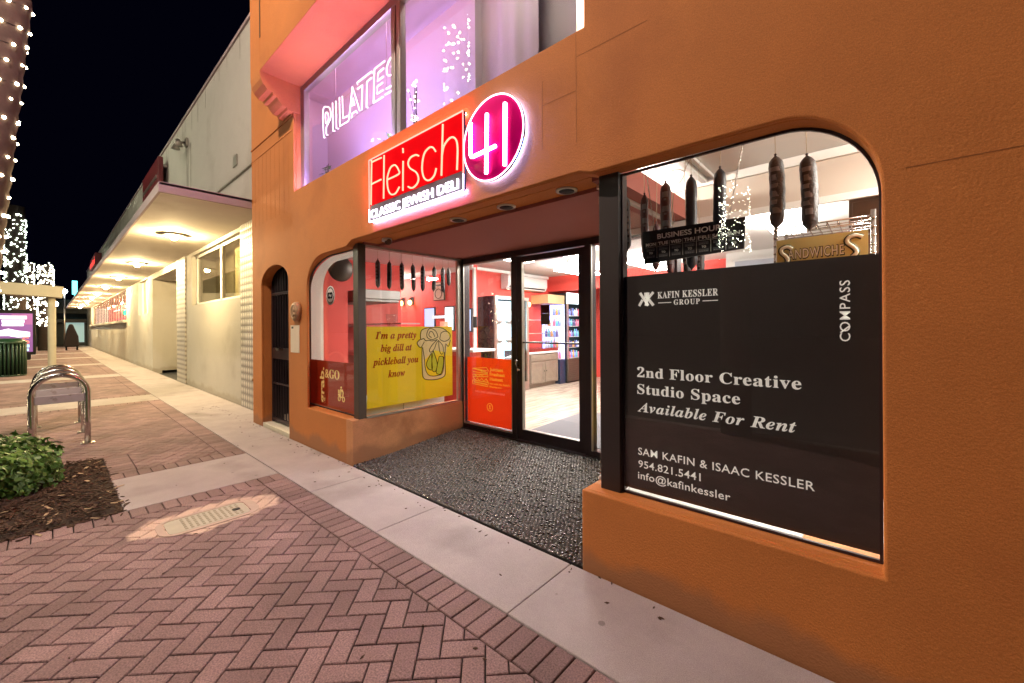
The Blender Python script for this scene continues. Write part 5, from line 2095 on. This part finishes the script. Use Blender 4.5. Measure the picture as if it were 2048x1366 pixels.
dw = part_w('door', 'alu', (-18.1, -18.0, 3.93, 3.995, 0, 2.95), (-15.3, -15.2, 3.93, 3.995, 0, 2.95), (-18.1, -15.2, 3.93, 3.995, 2.2, 2.27), (-18.1, -15.2, 3.93, 3.995, 2.93, 2.99), (-16.7, -16.62, 3.93, 3.995, 0, 2.2))
g = MB()
g.box(-18.0, -15.3, 3.96, 3.97, .02, 2.93)
g.build('door_pane', M['brown_wood'], dw)
# first window
fw = part_w('window', 'white_paint', (-13.0, -12.86, WF + .08, WF + .15, 2.05, 3.3), (-9.1, -9.02, WF + .08, WF + .15, 2.05, 3.3), (-10.75, -10.62, WF + .08, WF + .15, 2.05, 3.3), (-13.0, -9.02, WF + .08, WF + .15, 2.05, 2.11), (-13.0, -9.02, WF + .08, WF + .15, 3.24, 3.3))
g = MB()
g.box(-12.86, -9.1, WF + .11, WF + .116, 2.11, 3.24)
g.build('pane', M['glass_dim'], fw)
g = MB()
g.box(-13.0, -10.7, WF + .5, WF + .52, 2.05, 3.3)
g.build('interior_blind', mat('dim_blind', (.50, .44, .28), .8), fw)
g = MB()
g.box(-10.68, -8.9, WF + .32, WF + .33, 2.0, 3.35)
g.build('interior_sheet', mat('yellowed_sheet', (.75, .66, .36), .8), fw)
g = MB()
g.box(-10.3, -9.9, WF + .30, WF + .315, 2.1, 2.95)
g.box(-9.85, -9.25, WF + .30, WF + .315, 2.1, 3.08)
g.build('interior_paper', M['cream'], fw)
part_w('window_reveal', 'white_wall', (-13.2, -13.0, WF + .25, WF + 1.0, 2.0, 3.35), (-9.02, -8.85, WF + .25, WF + 1.0, 2.0, 3.35), (-13.2, -8.85, WF + .25, WF + 1.0, 1.95, 2.05), (-13.2, -8.85, WF + .25, WF + 1.0, 3.30, 3.37))
fw = part_w('window', 'white_paint', (-22.4, -22.25, WF + .1, WF + .15, 2.05, 3.34), (-20.05, -19.95, WF + .1, WF + .15, 2.05, 3.34), (-21.1, -20.95, WF + .1, WF + .15, 2.05, 3.34))
g = MB()
g.box(-22.4, -19.95, WF + .15, WF + .2, 2.05, 3.34)
g.build('interior_sheet', M['white_wall'], fw)
# strip of shop windows
part_w('sill', 'white_wall', (-50.3, -26.2, WF - .12, WF - .002, 1.80, 1.92))
part_w('strip_interior', 'strip_warm', (-52.1, -52, WF + .25, WF + 1.2, 1.6, 3.4))
part_w('strip_interior', 'strip_pink', (-52, -26.35, WF + 1.2, WF + 1.25, 1.6, 3.4))
part_w('strip_floor', 'white_wall', (-52, -26.3, WF + .25, WF + 1.2, 1.5, 1.6), (-52, -26.3, WF + .25, WF + 1.2, 3.4, 3.5), (-26.3, -26.2, WF + .25, WF + 1.2, 1.6, 3.4))
for i in range(9):
    a = -26.3 - i * 2.63
    fw = MB()
    fw.box(a - 2.62, a - .05, WF + .12, WF + .126, 1.92, 3.34)
    fw = fw.build('window_pane', M['glass_low'], Wb)
    for q in (a - .05, a - 1.33):
        g = MB()
        g.box(q, q + .05, WF + .112, WF + .134, 1.92, 3.34)
        g.build('mullion', M['dark_frame'], fw)
for i, (x, m, z, lab, w_) in enumerate(((-29.0, 'neon_green', 2.45, 'green neon glow in the near end of the far window strip', 1.6), (-32.2, 'neon_green', 2.45, 'green neon glow further along the far window strip', 1.2), (-36.0, 'neon_red', 2.15, 'red neon line low in the far window strip', 5.0), (-27.5, 'neon_wt', 2.95, 'white tube light in the near end of the far window strip', 1.6), (-31.5, 'neon_wt', 2.8, 'white tube light in the middle of the far window strip', 2.0), (-38, 'neon_wt', 2.75, 'white tube light at the far end of the window strip', 3.0))):
    t = thing('neon_window_light', lab, 'neon light', (x, WF + .5, z))
    g = MB()
    if m == 'neon_green':
        g.tube([(x + w_ / 2 * math.cos(R(a)), WF + .5, z + .12 * math.sin(R(a))) for a in range(0, 360, 20)], .05, 6, closed=True)
    else:
        g.tube([(x - w_ / 2, WF + .6, z), (x + w_ / 2, WF + .6, z)], .04, 6)
    g.build('tube', M[m], t)

g = MB()
rnd = random.Random(15)
x = -54.0
while x < -7.5:
    x += rnd.uniform(.12, .9)
    h_ = rnd.uniform(.12, .55) * (1.6 if rnd.random() < .15 else 1)
    w_ = rnd.uniform(.012, .03)
    g.plate([(x - w_, 6.995), (x + w_, 6.995), (x + w_ * .5, 6.99 - h_ * .6), (x, 6.99 - h_), (x - w_ * .6, 6.99 - h_ * .5)], WF - .0022, WF - .0003)
for x, z, h_, w_ in ((-13.4, 6.15, 2.3, .16), (-13.05, 6.2, 1.6, .07), (-20.9, 5.0, 1.2, .2)):
    g.plate([(x - w_, z), (x + w_, z), (x + w_ * .7, z - h_ * .6), (x + w_ * .2, z - h_), (x - w_ * .5, z - h_ * .8)], WF - .002, WF - .0002)
g.build('drip_stain', M['drip'], Wb)['kind'] = 'stuff'
part_w('conduit', 'galv', (-8.02, -7.98, WF - .04, WF - .001, ZC + .14, 6.6), (-12.2, -7.98, WF - .035, WF - .001, 4.36, 4.39))
part_w('vent', 'galv', (-9.4, -9.15, WF - .02, WF - .001, 4.6, 4.8))
LX = [-10.69, -15.96, -20.73, -25.74, -30.68, -34.72, -39.12, -44.69, -48.72]
nth = ['nearest', 'second', 'third', 'fourth', 'fifth', 'sixth', 'seventh', 'eighth', 'farthest']
for i, x in enumerate(LX):
    t = thing('canopy_lamp', nth[i] + ' lit round lamp under the long white canopy', 'lamp', (x, 1.70, ZC), 'lamps under the canopy')
    g = MB()
    g.lathe([(.001, 0), (.24, 0), (.24, -.018), (.15, -.03), (.001, -.03)], (x, 1.70, ZC - .001), 24)
    g.build('plate', M['white_wall'], t)
    g = MB()
    g.sphere((x, 1.70, ZC - .065), .06, 12, 8, sz=.75)
    g.build('bulb', M['lamp'], t)
t = thing('box_wall_sign', 'dark red box sign standing out above the canopy', 'sign', (-17.4, 2.0, 6.2))
g = MB()
g.box(-19.0, -15.95, 2.18, 2.30, 5.70, 6.62)
g.build('box', M['dark_red_sign'], t, bevel=.02)
g = MB()
g.box(-18.8, -16.2, 2.16, 2.18, 6.0, 6.12)
g.build('bar', M['galv'], t)
g = MB()
for z in (5.8, 6.4):
    g.tube([(-16.1, 2.3, z), (-16.1, WF, z)], .05, 8)
    g.tube([(-18.8, 2.3, z), (-18.8, WF, z)], .05, 8)
g.build('bracket', M['white_wall'], t)
t = thing('lit_wall_sign', 'small red lit box sign far along the white building above the canopy', 'sign', (-42, 2.2, 6.4))
g = MB()
g.box(-44.5, -39.4, 2.1, WF, 5.9, 6.7)
g.build('box', M['dark_red_sign'], t)
lettering('mini', 'lit_letters', M['sign_red_lit'], t, 'y', 2.09, -44.2, -39.8, 6.0, .55)
t = thing('wall_floodlight', 'small unlit twin floodlight high on the white wall', 'floodlight', (-13.4, WF, 6.3))
g = MB()
g.box(-13.5, -13.3, WF - .05, WF - .001, 6.2, 6.4)
g.tube([(-13.4, WF - .05, 6.3), (-13.4, WF - .2, 6.25)], .03, 6)
g.build('bracket', M['galv'], t)
for dx in (-.14, .14):
    g = MB()
    g.lathe([(.05, 0), (.10, -.16), (.001, -.16)], (-13.4 + dx, WF - .22, 6.28), 12)
    g.build('lamp_head', M['galv'], t)
t = thing('wall_floodlight', 'small dark floodlight on the white wall just above the canopy edge', 'floodlight', (-21, WF, 5.1))
g = MB()
g.box(-21.4, -21.0, WF - .3, WF - .001, 5.0, 5.35)
g.build('body', M['black'], t)
t = thing('wall_tap', 'small brass tap low on the relief tile pilaster', 'tap', (-8.05, WF - .03, .62))
g = MB()
g.tube([(-8.0, WF - .03, .60), (-8.0, WF - .10, .60), (-8.0, WF - .11, .55)], .012, 6)
g.lathe([(.001, 0), (.022, 0), (.022, .01), (.001, .01)], (-8.0, WF - .09, .62), 8)
g.build('body', M['stone'], t)

# ------------------------------------------------------------------ street furniture
for i, (x, lab) in enumerate(((-7.55, 'nearest galvanised bike hoop with a pale crossbar'), (-8.42, 'middle galvanised bike hoop of the three by the shrub'), (-9.35, 'farthest galvanised bike hoop of the three by the shrub'))):
    t = thing('bike_hoop', lab, 'bike rack', (x, .09, 0), 'bike hoops in a row')
    g = MB()
    r_ = .235
    P = [(x, -.145, 0), (x, -.145, .3), (x, -.145, .655)] + [(x, .09 + r_ * math.cos(R(a)), .655 + r_ * math.sin(R(a))) for a in range(170, 0, -10)] + [(x, .325, .655), (x, .325, .3), (x, .325, 0)]
    g.tube(P, .030, 14)
    g.build('hoop', M['steel'], t)
    g = MB()
    g.box(x - .008, x + .010, -.117, .297, .545, .645)
    g.build('crossbar', mat('worn_white_bar', (.62, .60, .66), .35, .3, var=.15, scale=12, stain=((.16, .10, .07), 9, .60)), t, bevel=.004)
    for y in (-.145, .325):
        g = MB()
        g.plate(rrect(x - .065, x + .065, y - .065, y + .065, .02), .0, .010, 'z')
        for bx, by in ((-.045, -.045), (.045, -.045), (-.045, .045), (.045, .045)):
            g.lathe([(.001, .016), (.010, .016), (.010, .010), (.001, .010)], (x + bx, y + by, 0), 6)
        g.build('foot_plate', M['galv'], t)

t = thing('clipped_shrub', 'low clipped green shrub in the mulch bed', 'shrub', (-6.0, -.42, 0))
for mm, cnt, sd in (('leaf', 4600, 1), ('leaf2', 1900, 2)):
    g = MB()
    rnd = random.Random(sd)
    for _ in range(cnt):
        while True:
            p = Vector((rnd.uniform(-1, 1), rnd.uniform(-1, 1), rnd.uniform(0, 1)))
            q = (abs(p.x) ** 3 + abs(p.y) ** 3 + p.z ** 3) ** (1 / 3)
            q *= 1 + .10 * math.sin(p.x * 7 + sd) * math.cos(p.y * 6)
            if (.55 if mm == 'leaf' else .82) < q < 1:
                break
        c = Vector((-5.98 + p.x * .60, -.50 + p.y * .58, .03 + p.z * .44))
        n_ = (Vector((p.x, p.y, p.z * 1.0 + .25)) + Vector((rnd.gauss(0, .55), rnd.gauss(0, .55), rnd.gauss(0, .55)))).normalized()
        t1 = n_.orthogonal().normalized()
        a = rnd.uniform(0, 6.28)
        u = t1 * math.cos(a) + n_.cross(t1) * math.sin(a)
        v = n_.cross(u)
        l, wd = rnd.uniform(.014, .044), rnd.uniform(.007, .02)
        g.add([c - u * l, c - u * l * .2 + v * wd, c + u * l * .6 + v * wd * .7, c + u * l, c + u * l * .6 - v * wd * .7, c - u * l * .2 - v * wd], [(0, 1, 2, 3), (0, 3, 4, 5)])
    g.build('foliage', M[mm], t, fix=False)
g = MB()
rnd = random.Random(5)
for _ in range(16):
    a, d = rnd.uniform(0, 6.28), rnd.uniform(.1, .5)
    x, y = -5.98 + d * .5 * math.cos(a), -.5 + d * .5 * math.sin(a)
    g.tube([(x, y, 0), (x + .08 * math.cos(a), y + .08 * math.sin(a), .2), (x + .2 * math.cos(a), y + .2 * math.sin(a), .36)], .006, 5)
g.build('stems', M['stem'], t)

t = thing('litter_bin', 'dark green slatted litter bin on the pavement at the left edge', 'litter bin', (-20.75, -.82, 0))
g = MB()
g.lathe([(.001, .05), (.30, .05), (.31, 1.02), (.001, 1.02)], (-20.75, -.84, 0), 20)
g.build('liner', M['black'], t)
g = MB()
for i in range(26):
    a = 2 * math.pi * i / 26
    x, y = -20.75 + .34 * math.cos(a), -.84 + .34 * math.sin(a)
    g.tube([(x, y, .04), (x, y, 1.04)], .026, 6)
g.build('slats', M['bin_green'], t)
g = MB()
g.lathe([(.36, 1.02), (.38, 1.06), (.36, 1.10), (.22, 1.2), (.18, 1.2), (.20, 1.08)], (-20.75, -.84, 0), 24)
g.lathe([(.001, .0), (.36, .0), (.36, .05), (.001, .05)], (-20.75, -.84, 0), 24)
g.build('rim', M['bin_green'], t)

t = thing('advertising_kiosk', 'black framed kiosk with a bright purple advert screen', 'kiosk', (-31.7, -1.0, 0))
g = MB()
g.box(-31.9, -31.5, -1.75, -.43, .25, 2.48)
g.box(-31.85, -31.55, -1.6, -.6, 0, .25)
g.build('case', M['black'], t, bevel=.03)
g = MB()
g.box(-31.497, -31.49, -1.66, -.53, .40, 2.30)
g.build('screen', M['kiosk_purple'], t)
g = MB()
g.box(-31.487, -31.483, -1.2, -.54, 1.75, 2.28)
g.build('screen_area', M['kiosk_pink'], t)
g = MB()
for (a, b, z0, z1) in ((-1.55, -.72, 2.02, 2.18), (-1.5, -.8, 1.84, 1.98), (-1.5, -.82, 1.68, 1.80)):
    g.box(-31.48, -31.475, a, b, z0, z1)
g.plate([(-1.6, 1.45), (-1.3, 1.55), (-1.0, 1.45), (-.62, 1.38), (-.62, 1.15), (-1.0, 1.12), (-1.3, 1.2), (-1.6, 1.2)], -31.48, -31.475, 'x')
g.build('advert_white', M['kiosk_white'], t)
g = MB()
g.tube(catmull([(-31.476, -.66, 1.08), (-31.476, -.8, 1.10), (-31.476, -.84, 1.0), (-31.476, -.70, .94), (-31.476, -.68, .84), (-31.476, -.85, .82)]), .03, 6)
g.tube([(-31.474, -1.5, 1.42), (-31.474, -1.2, 1.32), (-31.474, -1.0, 1.36)], .015, 6)
g.build('advert_red', M['kiosk_skin'], t)
g = MB()
g.box(-31.48, -31.475, -1.1, -.64, .62, .76)
g.box(-31.48, -31.475, -.95, -.66, .44, .56)
g.build('advert_cyan', M['kiosk_cyan'], t)

t = thing('street_shelter', 'pale flat roofed shelter on round columns along the kerb', 'shelter', (-24.06, .08, 0))
g = MB()
g.plate([(-3.3, 2.90), (.36, 2.72), (.40, 3.15), (-3.3, 3.36)], -24.5, -23.7, 'x')
g.build('roof', M['shelter'], t, bevel=.02)
for y in (.08, -2.9):
    g = MB()
    g.lathe([(.14, 0), (.112, .06), (.112, 2.86)], (-24.06, y, 0), 20)
    g.build('column', M['shelter'], t)


def palm(name, label, base, top, r0, r1, lights, nb, br, group, crown=True, rings=True, seed=1, spiral=None, cat='palm tree', lo=0.0, hi=1.0):
    t = thing(name, label, cat, base, group)
    a, b = Vector(base), Vector(top)
    g = MB()
    P, Rr = [], []
    n = 46 if rings else 10
    for i in range(n + 1):
        u = i / n
        p = a.lerp(b, u)
        P.append(p)
        rr = r0 + (r1 - r0) * u
        Rr.append(rr * (1 + (.07 if rings and i % 2 else 0)))
    g.tube(P, Rr, 18 if rings else 12)
    g.build('trunk', M['bark'] if rings else M['bark_dark'], t)
    if crown:
        g = MB()
        rnd = random.Random(seed)
        for k in range(22):
            az, el = rnd.uniform(0, 6.28), rnd.uniform(-.5, 1.1)
            L_ = rnd.uniform(1.8, 2.8)
            pts = []
            for q in range(9):
                u = q / 8
                h = L_ * u
                pts.append(b + Vector((math.cos(az) * h * math.cos(el), math.sin(az) * h * math.cos(el), h * math.sin(el) - 1.1 * u * u * L_ * .5)))
            for q in range(8):
                d = (pts[q + 1] - pts[q]).normalized()
                s_ = d.cross(Vector((0, 0, 1))).normalized()
                for sg in (-1, 1):
                    for w_ in (0, .5):
                        p = pts[q].lerp(pts[q + 1], w_)
                        ln = .5 * math.sin(min(1, (q + w_) / 8 + .15) * math.pi) + .12
                        e = p + s_ * sg * ln + Vector((0, 0, -.25 * ln)) + d * .15
                        g.add([p, p + d * .05, e], [(0, 1, 2)])
            g.tube(pts, .02, 4)
        g.build('crown', M['frond'], t, fix=False)
    lt = thing('light_string', lights[0], 'light string', base, 'light strings wrapped round the palms')
    g = MB()
    cd = MB()
    rnd = random.Random(seed + 9)
    ln = (b - a).length
    cp = []
    turns = spiral or ln / .28
    for i in range(nb):
        u = lo + (hi - lo) * (i + .5) / nb
        ang = turns * u * 2 * math.pi
        rr = (r0 + (r1 - r0) * u) + br * .9
        if not rings:
            ang += rnd.uniform(-1.5, 1.5)
        p = a.lerp(b, u) + Vector((math.cos(ang) * rr, math.sin(ang) * rr, rnd.uniform(-.03, .03) if rings else rnd.uniform(-.16, .16) * ln / 5))
        g.sphere(p, br * rnd.uniform(.75, 1.15), 7, 5)
        cp.append(p)
    cd.tube(cp, .004, 4)
    cd.build('cord', M['black'], lt)
    bo = g.build('bulbs', lights[1], lt, fix=False)
    bo['kind'] = 'stuff'
    return t


palm('wrapped_palm', 'leaning ringed palm trunk at the left edge with big warm lights', (-8.06, -.80, 0), (-7.95, -.32, 5.6), .23, .20, ('string of big warm lights spiralling round the leaning near palm', M['fairy_big']), 210, .019, 'palms wrapped in lights', crown=False, seed=2, spiral=24)
palm('wrapped_palm', 'tall palm densely wrapped in greenish lights behind the shelter roof', (-37.0, -1.25, 0), (-37.0, -1.25, 8.6), .42, .38, ('dense greenish white light string on the palm behind the shelter roof', M['fairy_green']), 560, .032, 'palms wrapped in lights', rings=False, seed=3, hi=.92, crown=False)
palm('wrapped_palm', 'distant light wrapped palm between the two brighter ones over the shelter', (-49.3, -1.0, 0), (-49.3, -1.0, 6.75), .26, .24, ('light string on the distant palm between the two brighter ones', M['fairy']), 190, .034, 'palms wrapped in lights', rings=False, seed=4, crown=False, lo=.3)
palm('wrapped_palm', 'distant light wrapped palm just left of the round shelter column', (-45.3, -.13, 0), (-45.3, -.13, 6.2), .40, .36, ('bright light string on the distant palm left of the shelter column', M['fairy']), 380, .036, 'palms wrapped in lights', rings=False, seed=5, crown=False, lo=.28)
palm('wrapped_palm', 'wrapped palm across the pavement mirrored in the big shop window', (-1.42, -1.62, 0), (-1.42, -1.62, 4.2), .19, .17, ('warm light string mirrored in the big shop window', M['fairy_near']), 340, .007, 'palms wrapped in lights', crown=False, rings=False, seed=6, lo=.575, hi=.78)
palm('wrapped_palm', 'tall wrapped palm across the road mirrored in the upper window', (-13.2, -7.0, 0), (-13.2, -7.0, 14.6), .55, .5, ('warm light string mirrored in the upper window', M['fairy_near']), 260, .035, 'palms wrapped in lights', rings=False, seed=7, crown=False, lo=.2)

# street lamps across the pavement, out of the picture, that light the facade
for (x, y, h, ax, lens, lab) in ((-4.2, -2.9, 9.0, .7, 'street_bulb', 'street lamp on a tall pole at the kerb behind the camera'), (-17.5, -6.4, 6.8, 1.2, 'street_bulb_cool', 'street lamp on a tall pole across the road, left of the camera')):
    t = thing('street_lamp', lab, 'street lamp', (x, y, 0), 'street lamps across the road')
    g = MB()
    g.tube([(x, y, 0), (x, y, h - .6), (x, y + .15, h - .15), (x, y + .5, h), (x, y + ax, h)], .06, 10)
    g.build('pole', M['galv'], t)
    g = MB()
    g.lathe([(.05, .08), (.20, 0), (.22, -.05), (.001, -.051)], (x, y + ax + .1, h), 16)
    g.build('lamp_head', M['galv'], t)
    g = MB()
    g.sphere((x, y + ax + .1, h - .10), .13, 14, 8, sz=.6)
    g.build('lens', M[lens], t)

# ------------------------------------------------------------------ far end of the street
t = thing('far_corner_building', 'dark low building with an awning closing the far end of the pavement', 'building', (-58, 0, 0))
g = MB()
g.box(-64, -58, -2.0, 10, 0, 4.4)
g.build('wall', M['far_dark'], t)
g = MB()
g.box(-57.98, -57.9, 1.0, 2.3, .3, 2.2)
g.build('window', M['far_glass'], t)
g = MB()
g.plate([(-58, 3.1), (-56.2, 2.5), (-56.2, 2.2), (-58, 2.2)], .2, 2.42)
g.build('awning', M['black'], t)
t = thing('far_dark_building', 'tall dark building far across the street behind the palms', 'building', (-70, -8, 0))
g = MB()
g.box(-78, -70, -22, -2.2, 0, 5.5)
g.build('wall', M['far_dark'], t)
g = MB()
for i in range(6):
    g.box(-69.98, -69.9, -20 + i * 3, -18.6 + i * 3, 1.0, 2.6)
g.build('window', mat('dim_far_window', (.25, .18, .08), .5, emit=(1, .7, .35), es=.12), t)
t = thing('covered_cart', 'dark tarp covered cart standing on the far pavement', 'cart', (-44.4, 1.1, 0))
g = MB()
g.plate([(.72, .25), (1.5, .25), (1.46, 1.0), (1.28, 1.55), (1.18, 1.9), (1.0, 1.92), (.88, 1.5), (.78, 1.0)], -44.9, -44.1, 'x')
g.build('cover', M['soft_skin'], t, bevel=.08)
for x, y in ((-44.2, .85), (-44.2, 1.4), (-44.8, .85), (-44.8, 1.4)):
    g = MB()
    g.lathe([(.001, -.04), (.13, -.04), (.13, .04), (.001, .04)], (x, y, .13), 12, axis='y')
    g.build('wheel', M['black'], t)
for (x, y, h, lab) in ((-52, .9, 4.6, 'far street lamp with white lit head beside the awning'), (-50, .35, 3.4, 'far lamp post with white lit head by the shelter column')):
    t = thing('far_street_lamp', lab, 'street lamp', (x, y, 0))
    g = MB()
    g.tube([(x, y, 0), (x, y, h)], .06, 8)
    g.build('pole', M['galv'], t)
    g = MB()
    g.sphere((x, y, h + .2), .2, 10, 8)
    g.build('lens', M['far_lamp'], t)
t = thing('far_lit_blade_sign', 'small cyan lit blade sign hanging far down the street by the canopy end', 'sign', (-55, 1.2, 5))
g = MB()
g.box(-57.7, -57.5, 1.5, 1.85, 4.9, 6.2)
g.tube([(-57.6, 1.7, 4.4), (-57.6, 1.7, 4.9)], .06, 6)
g.build('panel', M['cyan_sign'], t)
